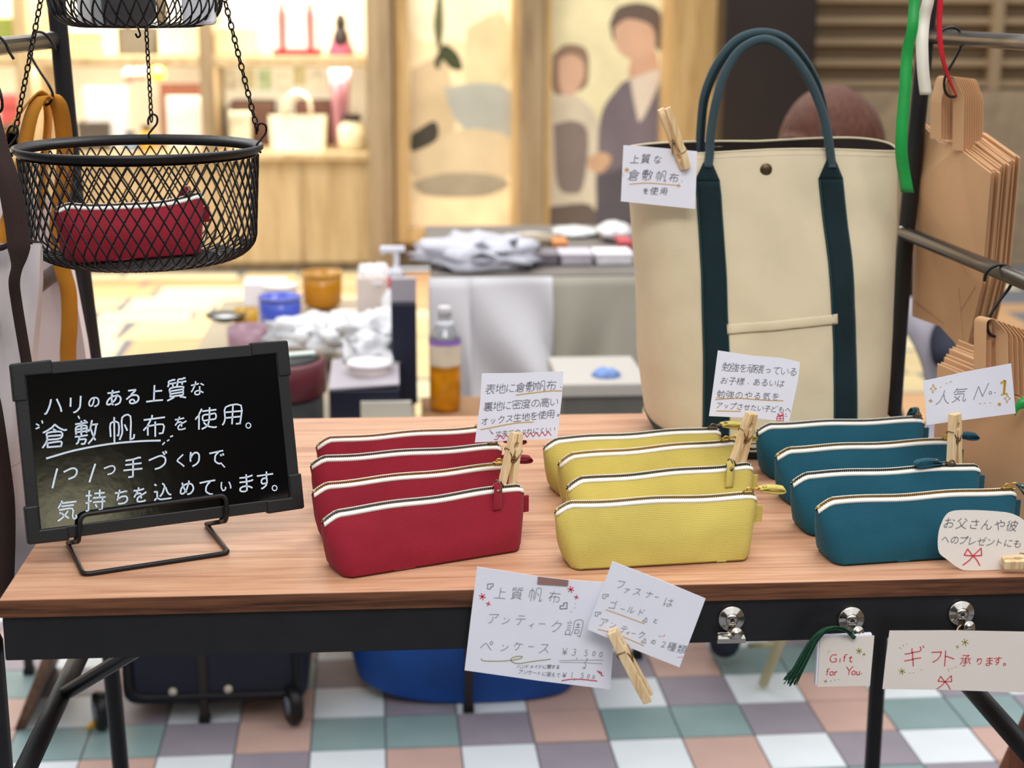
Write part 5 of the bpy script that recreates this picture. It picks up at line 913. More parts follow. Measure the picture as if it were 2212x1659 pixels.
        pull([(x, -.001, rz), (x-.008, -.002, rz+.003), (x-.018, -.003, rz+.0042), (x-.029, -.004, rz+.003), (x-.032, -.004, rz+.0002), (x-.029, -.0038, rz-.0022), (x-.018, -.003, rz-.0022), (x-.008, -.002, rz-.0012), (x-.001, -.001, rz-.001)], (0, .0086, .001), (x-.006, -.002, rz+.0035), (0, -.2, 1))
    elif tab == 'up':
        ring((sx_, .002, rz+.001), (1, 0, .2)).xf(T).build('pull_ring', mt, root, True)
        pull([(sx_, .004, rz), (sx_, .008, rz+.0045), (sx_, .014, rz+.003), (sx_, .022, rz-.006), (sx_, .024, rz-.012), (sx_, .021, rz-.010), (sx_, .012, rz-.001), (sx_, .006, rz-.001)], (.0088, 0, 0), (sx_, .009, rz+.005), (0, 0, 1))
    elif tab == 'down':
        ring((sx_+.008, -.001, rz-.001), (.3, .9, .4)).xf(T).build('pull_ring', mt, root, True); x = sx_+.011
        pull([(x, -.001, rz), (x+.006, -.002, rz-.001), (x+.013, -.003, rz-.005), (x+.017, -.003, rz-.011), (x+.0155, -.003, rz-.0155), (x+.011, -.0025, rz-.0135), (x+.006, -.002, rz-.007), (x+.001, -.001, rz-.002)], (.0, .0088, .0015), (x+.005, -.0035, rz-.002), (.2, -.9, .4))
    if sidetab:
        x = L/2-.006; MB().strap(rounded([(x-.002, -.0012, .042), (x+.0115, -.0012, .042), (x+.0115, .0012, .042), (x-.002, .0012, .042)], .001, 3), (0, 0, .0175), .0011).xf(T).build('side_loop', colour, root, False)
    return root, T
def on_table(a, b, H=.0625, chamfer=.016, tail=.006):
    A, B = onZ(*a, ZT+H+.001), onZ(*b, ZT+H+.001); d = (B-A); L = d.length+chamfer+tail; d.normalize(); c = A-d*chamfer+d*(L/2)
    return (c.x, c.y, ZT), math.atan2(d.y, d.x), L
CG = {'red': 'red canvas pen cases in a row', 'yellow': 'yellow canvas pen cases in a row', 'teal': 'teal canvas pen cases in a row'}
for k, (a, b, col, brass, tab, lab, sl, sd) in enumerate((
  ((711, 947), (1052, 922), 'red', True, 'right', 'rearmost red canvas pen case, its right end behind the white card', .93, 1),
  ((700, 988), (1074, 961), 'red', False, 'right', 'second red canvas pen case from the back, dark metal zipper', .95, 2),
  ((705, 1045), (1095, 1002), 'red', True, 'right', 'third red canvas pen case from the back, gold zipper beside the clothespin', .93, 3),
  ((727, 1104), (1120, 1048), 'red', False, 'front', 'frontmost red canvas pen case with riveted tab hanging down its front', .87, 4),
  ((1202, 948), (1547, 925), 'yellow', False, 'right', 'rearmost yellow canvas pen case touching the tote bag strap', .95, 5),
  ((1234, 982), (1583, 951.5), 'yellow', True, 'right', 'second yellow canvas pen case from the back, gold zipper pull behind the clothespin', .93, 6),
  ((1254, 1034.5), (1616, 1003), 'yellow', False, 'front', 'third yellow canvas pen case from the back, riveted tab hanging on its front', .88, 7),
  ((1231, 1086.6), (1624, 1067), 'yellow', True, 'right', 'frontmost yellow canvas pen case with tab sticking out to the right', .955, 8),
  ((1662, 916), (1988, 903), 'teal', False, 'up', 'rearmost teal canvas pen case with dark slider at its right end', .955, 9),
  ((1704, 968), (2062, 949), 'teal', True, 'right', 'second teal canvas pen case from the back, gold slider left of the clothespin', .93, 10),
  ((1740, 1023), (2107, 1004), 'teal', False, 'left', 'third teal canvas pen case from the back, tab loop lying to the left', .84, 11),
  ((1795, 1078.5), (2184, 1056), 'teal', True, 'down', 'frontmost teal canvas pen case partly behind the rounded card', .95, 12))):
    c, an, L = on_table(a, b); pen_case(lab, col, c, an, L, brass, tab=tab, group=CG[col], seed=sd, slide=sl)
# ================================================================ TOTE BAG
TYc = 2.045
def tl(py, tab):
    for (a, x0), (b, x1) in zip(tab, tab[1:]):
        if a <= py <= b: return x0+(x1-x0)*(py-a)/(b-a)
    return tab[0][1] if py < tab[0][0] else tab[-1][1]
LEFT = [(300, 1348), (450, 1361), (595, 1373), (761, 1378), (880, 1394), (925, 1408)]; RIGHT = [(300, 1937), (484, 1930), (705, 1913), (820, 1902), (905, 1890)]
zr = onY(1650, 330, 2.0).z
def tsec(v):
    z = ZT+.001+(zr-ZT)*v; py = 829.5
    for _ in range(3):
        d = V((.47, TYc, z))-CAMP; py = 829.5-FPX*d.dot(UP)/d.dot(FW)
    xl, xr = onY(tl(py, LEFT), py, TYc).x, onY(tl(py, RIGHT), py, TYc).x
    e = max(0, 1-v/.07); sh = 1-.035*e*e
    xc, a = (xl+xr)/2, (xr-xl)/2*sh; bf = (.118*(1-v)**.8+.042)*(1-.08*e*e); bbk = .062*(1-v)+.028
    return z, xc, a, bf, bbk
def wob(x, z, s_): return .007*nz(x*7+3, z*6, s_)+.0045*nz(x*15+z*9, z*11+4-x*7, s_)+.0014*nz(x*40, z*30, s_)
def tote_pt(th, v, k=1.0):
    z, xc, a, bf, bbk = tsec(v); c, s_ = math.cos(th), math.sin(th)
    cx = math.copysign(abs(c)**.62, c)*a*k; sy = math.copysign(abs(s_)**.8, s_); b = bf if sy < 0 else bbk
    y = TYc+sy*b*k+wob(cx, z, 1 if s_ < 0 else 2)*min(1, v*6)*.9*min(1, abs(s_)*2)
    zz = z+(v**8)*(.008*max(0, s_)+.004*math.sin(cx*14+1)*(1 if s_ < 0 else 0)+.010*max(0, s_)*max(0, cx/a))
    return V((xc+cx, y, zz))
def tote_front(x, v, off=.0):
    z, xc, a, bf, bbk = tsec(v); c = max(-.995, min(.995, (x-xc)/a)); cc = math.copysign(abs(c)**(1/.62), c); s_ = -math.sqrt(max(0, 1-cc*cc))
    th = math.atan2(s_, cc); p = tote_pt(th, v); p.y -= off; return p
tote = thing('tote_bag', 'large natural canvas tote bag with dark teal straps and handles', 'bag', (tsec(.5)[1], TYc, ZT))
MB().grid(lambda u, v: tote_pt(2*math.pi*u, v**.9), 120, 44, True).build('bag_body', 'natural', tote, True)
MB().grid(lambda u, v: tote_pt(2*math.pi*u, .45+.548*v, .985), 96, 12, True).build('lining', 'lining', tote, True)
zb_, xc_, a_, bf_, bk_ = tsec(0); pts = [tote_pt(2*math.pi*i/60, 0) for i in range(60)]; MB().prism(pts, (0, 0, -.0009)).build('bag_base', 'webbing', tote)
MB().grid(lambda u, v: tote_pt(2*math.pi*u, .062*v)+V((0, 0, 0))-(V((tsec(v*.06)[1], TYc, 0))-V((tote_pt(2*math.pi*u, .062*v).x, tote_pt(2*math.pi*u, .062*v).y, 0))).normalized()*.0012*-1*-1, 120, 4, True).build('base_band', 'webbing', tote, True)
MB().tube([tote_pt(2*math.pi*i/96, 1.0, 1.0)+V((0, 0, -.001)) for i in range(96)], .0016, 6, closed=True).build('rim_hem', 'natural', tote, True)
# hem stitch line
MB().tube([tote_pt(2*math.pi*i/120, .982, 1.003) for i in range(120)], .0004, 4, closed=True).build('hem_stitch', mat('pale thread', rgb(226, 206, 188), .8), tote, True)
def vof(py, Y=1.99): return max(0, min(1, (onY(1650, py, Y).z-ZT)/(zr-ZT)))
SL = [(395, 1528), (428, 1531), (595, 1536), (760, 1537), (905, 1534), (990, 1532)]; SR = [(395, 1796), (428, 1798), (560, 1806), (760, 1809), (905, 1806), (990, 1803)]
for tab in (SL, SR):
    top_py = 392
    def sf(u, v):
        py = 985+(top_py-985)*v; vv = vof(py, 1.98-.05*(1-v)); x = onY(tl(py, tab), py, 1.985-.05*(1-v)).x+(u-.5)*.0318; return tote_front(x, vv, .0016)
    MB().grid(sf, 5, 50).build('strap', 'webbing', tote, True, thick=.0016)
    def st(u, v):
        py = top_py+(352-top_py)*v; vv = vof(py, 1.985); w_ = .0318*(1-v)**1.0+.0105*v; x = onY(tl(392, tab), py, 1.985).x+(u-.5)*w_+.0015*v; return tote_front(x, vv, .0018+.003*v)
    MB().grid(st, 5, 8).build('strap_taper', 'webbing', tote, True, thick=.002)
    for sgn in (-1, 1):
        q = [tote_front(onY(tl(985+(395-985)*t/30, tab), 985+(395-985)*t/30, 1.985-.05*(1-t/30)).x+sgn*.0146, vof(985+(395-985)*t/30, 1.98-.05*(1-t/30)), .0030) for t in range(31)]
        MB().tube(q, .0004, 4).build('strap_stitch', mat('teal thread', rgb(30, 84, 90), .8), tote)
hf = [(1529, 362), (1533, 330), (1535, 290), (1546, 223), (1564, 162), (1597, 110), (1642, 86), (1680, 95), (1719, 131), (1753, 184), (1779, 251), (1790, 306), (1796, 352), (1797, 364)]
yf = tote_front(onY(1640, 350, 2.0).x, .97).y-.006
MB().tube(spline([onY(a, b, yf+.010*math.sin(math.pi*i/13)) for i, (a, b) in enumerate(hf)], 6), .0056, 12).build('front_handle', 'handle', tote, True)
MB().tube(spline([onY(a+4, b-5, yf+.004+.010*math.sin(math.pi*i/13)) for i, (a, b) in enumerate(hf)][1:-1], 6), .0032, 8).build('handle_fold', 'webbing', tote, True)
hb = [(1514, 345), (1512, 318), (1514, 270), (1522, 205), (1548, 140), (1590, 88), (1640, 70), (1690, 80), (1730, 118), (1762, 175), (1780, 245), (1783, 290), (1782, 330), (1782, 345)]
MB().tube(spline([onY(a, b, 2.075) for a, b in hb], 6), .0056, 12).build('back_handle', 'handle', tote, True)
MB().tube(spline([onY(a+5, b+6, 2.07) for a, b in hb], 6), .0032, 8).build('handle_fold', 'webbing', tote, True)
p = tote_front(onY(1655, 372, 1.99).x, vof(372, 1.985), .001); MB().lathe([(.0076, 0), (.0078, .0012), (.0070, .0024), (.0062, .0022), (.0045, .0030), (.001, .0032)], p, (0, -1, .06), 24).build('snap_button', 'snap', tote, True)
xl_, xr_ = onY(1566, 705, 1.96).x, onY(1786, 700, 1.96).x
def pk(u, v):
    x = xl_-.004+(xr_-xl_+.008)*u; vv = vof(713-20*u+(-1)*20*v, 1.955); return tote_front(x, vv, .0022+.0008*math.sin(math.pi*v))
MB().grid(pk, 20, 6).build('pocket_hem', 'natural', tote, True, thick=.0012)
MB().grid(lambda u, v: tote_front(xl_-.004+(xr_-xl_+.008)*u, .03+(vof(713-20*u, 1.955)-.03)*v, .0012), 20, 20).build('pocket', 'natural', tote, True)
# ================================================================ CLOTHESPINS
def clothespin(label, jaw, tail, n, mix=0., open_=.0012, name='clothespin'):
    """jaw/tail: ends; n: direction towards the viewer; mix 0 = seen from its side, 1 = one leg over the other"""
    jaw, tail = V(jaw), V(tail); d = (tail-jaw).normalized(); n = V(n); n = (n-d*n.dot(d)).normalized(); q = d.cross(n).normalized()
    s_ = (q*math.cos(mix)+n*math.sin(mix)); w_ = d.cross(s_).normalized()
    root = thing(name, label, 'clothespin', (jaw+tail)/2, None); Ln = (tail-jaw).length; W2 = .0046
    for sg in (-1, 1):
        prof = [(0, .0002, .0052), (.010, .0002, .0064), (.0125, .0022, .0066), (.017, .0022, .0068), (.0195, .0003, .0070), (.027, .0010, .0072), (.030, .0028, .0074), (.034, .0028, .0076), (.036, .0012, .0076), (.055, .0028, .0084), (Ln, .0046, .0086)]
        ins = [jaw+d*a*Ln/.072+s_*sg*(b+open_*.5) for a, b, c in prof[:-1]]+[tail+s_*sg*(prof[-1][1])]; out = [jaw+d*a*Ln/.072+s_*sg*(c+open_*.5) for a, b, c in prof[:-1]]+[tail+s_*sg*prof[-1][2]]
        m = MB(); poly = ins+out[::-1]; nP = len(ins)
        vs = [p-w_*W2 for p in ins+out]+[p+w_*W2 for p in ins+out]; k = 2*nP; fs = []
        for i in range(nP-1): fs += [(i, i+1, nP+i+1, nP+i), (k+i+1, k+i, k+nP+i, k+nP+i+1), (i+1, i, k+i, k+i+1), (nP+i, nP+i+1, k+nP+i+1, k+nP+i)]
        fs += [(0, nP, k+nP, k), (nP-1, k+nP-1, k+2*nP-1, 2*nP-1)]
        m.add(vs, fs).build('wooden_leg', 'pin', root, bevel=.0006, seg=1)
    c = jaw+d*Ln*.445; m = MB()
    m.tube([c+(s_*math.cos(t*.7)*.0024+d*math.sin(t*.7)*.0024)+w_*(-.005+.010*t/36) for t in range(37)], .0006, 5)
    for e_, sg in ((-1, -1), (1, 1)):
        m.tube([c+w_*.0052*e_+s_*.002*sg, jaw+d*Ln*.36+w_*.0053*e_+s_*sg*.005, jaw+d*Ln*.29+w_*.0053*e_+s_*sg*.0078, jaw+d*Ln*.27+w_*.0035*e_+s_*sg*.0082, jaw+d*Ln*.27-w_*.0046*e_+s_*sg*.0082], .0006, 5)
        m.tube([c+w_*.0052*e_+s_*.002*-sg, jaw+d*Ln*.36+w_*.0053*e_-s_*sg*.0045, jaw+d*Ln*.30+w_*.0053*e_-s_*sg*.0074], .0006, 5)
    m.build('spring', 'spring', root, True); return root
FR = V((0, -1, .15))
clothespin('clothespin standing in the front red pen case and holding its card', onY(1116, 934, 1.612), onY(1092, 1066, 1.606), FR, .5)
clothespin('clothespin standing in the third yellow pen case under its card', onY(1624, 892, 1.668), onY(1586, 1022, 1.672), FR, .5)
clothespin('clothespin standing in the third teal pen case under the popular number one card', onY(2063, 893, 1.655), onY(2061, 1026, 1.655), FR, .62)
clothespin('clothespin clipping the white card to the tote bag rim', onY(1481, 364, 1.955), onY(1434, 234, 1.95), V((.25, -1, .1)), 1.3)
clothespin('clothespin hanging below the fastener card at the table front', onY(1322, 1362, 1.436), onY(1401, 1510, 1.434), FR, 1.25)
clothespin('clothespin lying at the right edge and holding the rounded card', onY(2166, 1216, 1.478), onY(2318, 1206, 1.478), FR, 1.25)
# ================================================================ HANDWRITTEN CARDS
F0 = V((0, -1, 0))
# card on the tote bag
r, f = card('message_card', 'white card clipped to the tote bag reading about high quality canvas', [(48, 493), (120, 497), (335, 517), (328, 742), (38, 712)], onY(1425, 380, 1.962), V((-.12, -1, .05)), (1.803, 1320, 40))
f2 = Face(f.p, f.n, (2.765, 800, 0), .0006)
for ch, x, y, s_ in (('上', 1580, 950, 66), ('質', 1645, 948, 66), ('な', 1716, 952, 58), ('倉', 1575, 1045, 80), ('敷', 1655, 1045, 78), ('帆', 1740, 1052, 74), ('布', 1812, 1062, 66), ('を', 1645, 1140, 42), ('使', 1695, 1140, 52), ('用', 1752, 1142, 48)): f2.char(ch, (x, y), s_, 3.4, 'pencil2', .04, .16)
f2.stroke([(1546, 1100), (1650, 1092), (1760, 1100), (1850, 1108)], 4, 'gold_ink'); f2.star((1532, 1014), 14, 4.5, 'gold_ink'); f2.star((1840, 1108), 12, 4.5, 'gold_ink', 2); f2.dash((1510, 1050, 1514, 1046), (1858, 1086, 1864, 1080), (1506, 1036, 1508, 1032), wd=4, m='gold_ink'); f2.build(r)
# card above the red pen cases
r, f = card('message_card', 'white card above the red pen cases with a wavy red underline', [(1330, 88), (1600, 86), (1915, 72), (1905, 250), (1870, 555), (1280, 583), (1318, 300)], onY(1100, 880, 1.628), V((-.05, -1, .08)), (3.3183, 640, 780))
f.lift = .0006
for s_, a, b, z_, x in (('表地に倉敷帆布、', (1392, 200), (1900, 168), 84, 0), ('裏地に密度の高い', (1378, 325), (1850, 290), 78, 0), ('オックス生地を使用。', (1352, 430), (1880, 372), 68, 0)): f.text(s_, a, b, z_, 3.3, 'pencil2', .2)
f.text('丈夫でやぶれにくい!', (1450, 520), (1852, 486), 50, 3.4, 'pencil', .2); f.stroke([(1385, 488), (1400, 515), (1412, 520), (1398, 506)], 3.5, 'pencil')
f.stroke([(1575, 242), (1700, 226), (1820, 212), (1905, 212)], 5.5, 'gold_ink'); f.stroke([(1322, 490), (1500, 455), (1600, 440), (1700, 435)], 5.5, 'gold_ink')
f.stroke([(1418, 560)]+[(1440+i*21.5, 560-30*(i % 2)-i*1.6) for i in range(19)], 5, 'red_ink', False); f.build(r)
# card above the yellow pen cases
r, f = card('message_card', 'white card above the yellow pen cases with a small red gift drawing', [(1262, 52), (1500, 88), (1690, 102), (1808, 130), (1792, 260), (1735, 525), (1480, 500), (1203, 488), (1230, 300)], onY(1630, 840, 1.69), V((-.04, -1, .08)), (3.0726, 1140, 740))
f.lift = .0006
for s_, a, b, z_ in (('勉強を頑張っている', (1320, 160), (1762, 192), 68), ('お子様、あるいは', (1305, 250), (1680, 270), 58), ('勉強のやる気を', (1282, 342), (1645, 358), 62), ('アップさせたい子どもへ', (1272, 415), (1728, 446), 50)): f.text(s_, a, b, z_, 2.8, 'pencil2', .18)
f.stroke([(1245, 377), (1400, 368), (1560, 380), (1695, 385)], 4.5, 'gold_ink'); f.stroke([(1252, 452), (1412, 455)], 4.5, 'gold_ink')
f.loop([(1654, 490), (1698, 484), (1696, 518), (1652, 520)], 4.5, 'red_ink'); f.stroke([(1676, 487), (1674, 519)], 4, 'red_ink'); f.stroke([(1653, 504), (1697, 501)], 4, 'red_ink'); f.stroke([(1676, 486), (1662, 470), (1660, 482), (1676, 486), (1692, 466), (1696, 478), (1676, 486)], 4, 'red_ink'); f.dash((1710, 476, 1716, 472), (1712, 488, 1718, 490), wd=3.5, m='red_ink'); f.build(r)
# popular No. 1 card
r, f = card('message_card', 'wide white card reading popular No. 1 with a gold figure above the teal pen cases', [(1207, 255), (1500, 192), (1795, 138), (1808, 290), (1825, 470), (1500, 512), (1233, 548), (1226, 400)], onY(2090, 850, 1.672), V((-.1, -1, .08)), (3.072, 1600, 740))
f.lift = .0006
for ch, x, y, s_ in (('人', 1345, 362, 118), ('気', 1455, 345, 110)): f.char(ch, (x, y), s_, 4, 'pencil', -.12, .3)
f.stroke([(1545, 378), (1578, 290), (1604, 356), (1645, 268)], 4, 'pencil', False); f.loop([(1656+9*math.cos(a*.785), 332+10*math.sin(a*.785)) for a in range(8)], 3.5, 'pencil'); f.dash((1684, 332, 1690, 330), wd=4)
f.stroke([(1728, 268), (1752, 250), (1744, 340)], 13, 'gold_ink', False); f.stroke([(1728, 346), (1765, 336)], 9, 'gold_ink'); f.stroke([(1750, 256), (1757, 254), (1748, 336)], 10, 'gold_ink', False)
for cx, cy, k in ((1277, 305, 30), (1768, 370, 30)): f.loop([(cx, cy-k), (cx+k*.3, cy-k*.25), (cx+k*.75, cy), (cx+k*.2, cy+k*.25), (cx-k*.1, cy+k), (cx-k*.25, cy+k*.2), (cx-k*.7, cy), (cx-k*.2, cy-k*.3)], 4, 'gold_ink')
f.star((1260, 385), 11, 6, 'gold_ink', 2); f.star((1716, 408), 11, 5, 'gold_ink'); f.dash((1322, 298, 1330, 290), (1362, 272, 1370, 268), (1384, 262, 1402, 256), (1580, 404, 1595, 402), (1612, 402, 1624, 400), (1650, 400, 1660, 398), wd=3, m='gold_ink'); f.build(r)
# rounded card at the right
bl = [(1345, 1170), (1375, 1132), (1430, 1114), (1560, 1112), (1700, 1120), (1790, 1132), (1850, 1158), (1905, 1200), (1960, 1250), (2010, 1320), (2020, 1400), (1980, 1460), (1900, 1486), (1800, 1500), (1650, 1510), (1500, 1512), (1440, 1492), (1370, 1440), (1318, 1395), (1308, 1320), (1318, 1240)]
r, f = card('message_card', 'rounded white card with a red bow leaning on the front teal pen case', [(p.x, p.y) for p in spline([(a, b, 0) for a, b in bl]+[(1345, 1170, 0)], 3)[:-1]], onZ(2100, 1232, ZT+.001), V((-.05, -1, .22)), (3.072, 1600, 740), m='paper_warm')
f.lift = .0006
f.text('お父さんや彼', (1385, 1195), (1800, 1215), 84, 4.2, 'pencil2', .22); f.text('へのプレゼントにも。', (1360, 1305), (1895, 1336), 66, 3.8, 'pencil2', .2)
f.bow((1540, 1415), 58, 7, 'red_ink'); f.build(r)
# price card taped to the front edge
r, f = card('price_card', 'large white price card taped to the table front under the red pen cases', [(193, 168), (430, 205), (690, 246), (945, 276), (1250, 296), (1342, 302), (1325, 700), (1290, 1180), (700, 1108), (90, 1022), (140, 600)], onY(1160, 1350, 1.458), V((0, -1, 0)), (3.8138, 980, 1180))
f.lift = .0005; PC = f
for ch, x, y, s_ in (('上', 385, 385, 118), ('質', 522, 388, 118), ('帆', 678, 397, 128), ('布', 828, 418, 120)): f.char(ch, (x, y), s_, 4.2, 'pencil', .08, .12)
for ch, x, y, s_ in (('ア', 325, 592, 110), ('ン', 430, 610, 76), ('テ', 552, 605, 108), ('ィ', 640, 645, 70), ('ー', 730, 637, 70), ('ク', 845, 660, 118), ('調', 990, 672, 165), ('ペ', 270, 822, 130), ('ン', 418, 832, 76), ('ケ', 532, 820, 96), ('ー', 638, 825, 60), ('ス', 745, 838, 116)): f.char(ch, (x, y), s_, 4.2, 'pencil', .03, .16)
f.text('¥', (915, 865), (915, 865), 95, 4, 'pencil', .1)
for ch, x, y, s_ in (('3', 992, 868, 88), (',', 1018, 892, 80), ('5', 1092, 874, 80), ('0', 1155, 880, 62), ('0', 1213, 888, 62)): f.char(ch, (x, y), s_, 4, 'pencil', .05, .15)
f.stroke([(868, 940), (1050, 936), (1230, 936)], 3, 'pencil'); f.stroke([(872, 955), (1050, 956), (1222, 966)], 3, 'pencil')
f.stroke([(1092, 918), (1104, 935), (1078, 960), (1090, 978), (1072, 1005)], 3.4, 'pencil'); f.stroke([(1062, 990), (1072, 1008), (1088, 996)], 3.4, 'pencil')
f.text('ハンドメイドに関する', (535, 988), (858, 992), 40, 3.2, 'pencil', .15); f.text('アンケートに答えて', (552, 1030), (862, 1060), 44, 3.2, 'pencil', .15)
for ch, x, y, s_ in (('¥', 912, 1058, 74), ('1', 975, 1055, 84), (',', 1000, 1072, 70), ('5', 1060, 1060, 64), ('0', 1110, 1068, 50), ('0', 1153, 1074, 50)): f.char(ch, (x, y), s_, 4, 'pencil', .05, .15)
f.stroke([(890, 1106), (960, 1094), (1050, 1094), (1180, 1108)], 8, 'red_ink'); f.stroke([(1182, 1022), (1192, 1036), (1204, 1028), (1202, 1046), (1218, 1038), (1214, 1060), (1232, 1064)], 7, 'red_ink')
f.star((236, 413), 27, 7, 'red_ink'); f.star((965, 354), 27, 7, 'red_ink'); f.star((285, 472), 18, 7, 'red_ink', 2); f.star((1010, 418), 18, 7, 'red_ink', 2)
f.loop([(280, 310), (326, 306), (324, 330), (304, 332), (304, 350), (278, 350)], 5, 'pencil2'); f.loop([(906, 466), (934, 462), (932, 512), (876, 514), (876, 490), (906, 488)], 6, 'pencil2')
f.stroke([(225, 925), (250, 942), (400, 944), (520, 930), (566, 912), (540, 903), (480, 918), (476, 945), (530, 964), (640, 948), (798, 928)], 6, 'olive_ink'); f.dash((994, 500, 996, 508), (964, 540, 972, 536), (1000, 468, 1002, 474), wd=5, m='gold_ink')
f.build(r)
tp = thing('paper_tape', 'short strip of brown tape holding the price card to the table edge', 'tape', f.at((815, 270))); MB().prism([f.at(q, .0008) for q in ((694, 246), (820, 262), (946, 276), (940, 326), (820, 318), (688, 310))], (0, -.0002, 0)).build('tape_strip', 'tape', tp)
# fastener card, tilted
r, f = card('message_card', 'tilted white card about gold and antique fasteners overlapping the price card', [(1308, 125), (1700, 276), (2075, 432), (1975, 700), (1860, 998), (1500, 855), (1103, 685), (1112, 640), (1200, 420)], onY(1395, 1330, 1.443), V((0, -1, 0)), (3.8138, 980, 1180), thick=.0008)
f.lift = .0005
for ch, x, y, s_ in (('フ', 1375, 312, 92), ('ァ', 1428, 358, 62), ('ス', 1512, 372, 82), ('ナ', 1612, 396, 82), ('ー', 1672, 416, 44), ('は', 1772, 460, 92), ('ゴ', 1312, 482, 82), ('ー', 1392, 516, 44), ('ル', 1462, 522, 74), ('ド', 1548, 545, 76), ('と', 1665, 612, 50), ('ア', 1235, 625, 84), ('ン', 1310, 648, 60), ('テ', 1402, 682, 76), ('ィ', 1435, 708, 50), ('ー', 1482, 716, 44), ('ク', 1548, 727, 70), ('の', 1645, 786, 46), ('2', 1730, 804, 76), ('種', 1797, 826, 80), ('類', 1880, 846, 84)): f.char(ch, (x, y), s_, 4, 'pencil', .18, .16)
f.stroke([(1254, 520), (1400, 572), (1570, 636)], 5.5, 'gold_ink'); f.stroke([(1190, 683), (1270, 700)], 5.5, 'gold_ink'); f.stroke([(1382, 738), (1470, 775), (1568, 818)], 5.5, 'gold_ink')
for x, y in ((1252, 408), (1190, 554)): f.loop([(x-22, y-14), (x+24, y-12), (x+20, y+2), (x-2, y+2), (x-6, y+20), (x-26, y+18)], 4, 'pencil')
for x, y in ((1575, 606), (1565, 778)): f.loop([(x+4, y-18), (x+18, y-14), (x+14, y+18), (x-18, y+14), (x-16, y+2), (x, y+2)], 4, 'pencil')
f.dash((1690, 738, 1698, 736), (1708, 742, 1714, 738), (1728, 742, 1738, 728), (1842, 912, 1848, 914), (1860, 912, 1866, 908), (1878, 916, 1886, 908), wd=5, m='red_ink'); f.build(r)
# magnetic clips on the apron
AY = Y0+.004
def magnet_clip(px, py, label, dx, dz, jaw_px):
    c = onY(px, py, AY-.001); root = thing('magnet_clip', label, 'clip', (c.x, AY, c.z-.02), 'chrome magnet clips on the table front')
    MB().lathe([(.0118, -.001), (.0132, 0), (.0134, .003), (.0126, .0042), (.0062, .0044), (.0060, .0048)], (c.x, AY, c.z), (0, -1, 0), 36).build('magnet_disc', 'chrome', root, True)
    MB().lathe([(.0062, .0044), (.0066, .0058), (.0046, .0068), (.0036, .0074), (.0020, .0076), (.0018, .0056)], (c.x, AY, c.z), (0, -1, 0), 24).build('swivel', 'chrome', root, True)
    MB().lathe([(.0019, 0), (.0018, .0003)], (c.x, AY-.0075, c.z), (0, -1, 0), 14).build('screw_hole', 'lining', root)
    j = onY(*jaw_px, AY-.013); k = V((c.x+dx, AY-.014, c.z+dz))
    hw = .0143
    MB().slab([(j.x-hw, j.y-.001, j.z-.0035), (j.x+hw, j.y-.001, j.z-.0035), (j.x+hw*.97, j.y-.002, j.z+.0015), (j.x-hw*.97, j.y-.002, j.z+.0015)], (0, .0008, 0)).slab([(j.x-hw*.97, j.y-.002, j.z+.0015), (j.x+hw*.97, j.y-.002, j.z+.0015), (j.x+hw*.9, j.y+.0015, j.z+.0045), (j.x-hw*.9, j.y+.0015, j.z+.0045)], (0, .0008, 0)).build('front_jaw', 'chrome', root, bevel=.0004)
    MB().slab([(j.x-hw, j.y+.004, j.z-.0035), (j.x+hw, j.y+.004, j.z-.0035), (j.x+hw*.9, j.y+.0055, j.z+.0055), (j.x-hw*.9, j.y+.0055, j.z+.0055)], (0, .0008, 0)).build('rear_jaw', 'chrome', root, bevel=.0004)
    MB().tube([(j.x-hw*.7, j.y+.0012, j.z+.0042), (j.x+hw*.7, j.y+.0012, j.z+.0042)], .0016, 10).build('hinge_pin', 'chrome', root, True)
    MB().slab([(j.x-.0045, j.y-.001, j.z+.003), (j.x+.0045, j.y-.001, j.z+.003), (k.x+.0036, k.y-.001, k.z-.002), (k.x-.0036, k.y-.001, k.z-.002)], (0, .0009, 0)).build('lever', 'chrome', root, bevel=.0004)
    MB().slab([(j.x-.004, j.y+.0045, j.z+.004), (j.x+.004, j.y+.0045, j.z+.004), (c.x+.0036, AY-.0072, c.z-.004), (c.x-.0036, AY-.0072, c.z-.004)], (0, .0009, 0)).build('rear_lever', 'chrome', root, bevel=.0004)
    MB().lathe([(.0058, -.0004), (.0062, .0008), (.0050, .0016), (.0030, .0012), (.0022, .0024), (.0008, .0026)], k+V((0, -.0012, 0)), (.1, -1, .3), 24).build('thumb_disc', 'chrome', root, True); return root
magnet_clip(1579.5, 1335, 'empty chrome magnet clip, leftmost of three on the table front', .003, -.0105, (1580, 1382))
magnet_clip(1838, 1336, 'chrome magnet clip holding the gift for you cards and the green tassel', .004, -.0085, (1838, 1391))
magnet_clip(2075.5, 1323, 'chrome magnet clip holding the wide gift card', .0045, -.0095, (2076, 1377))
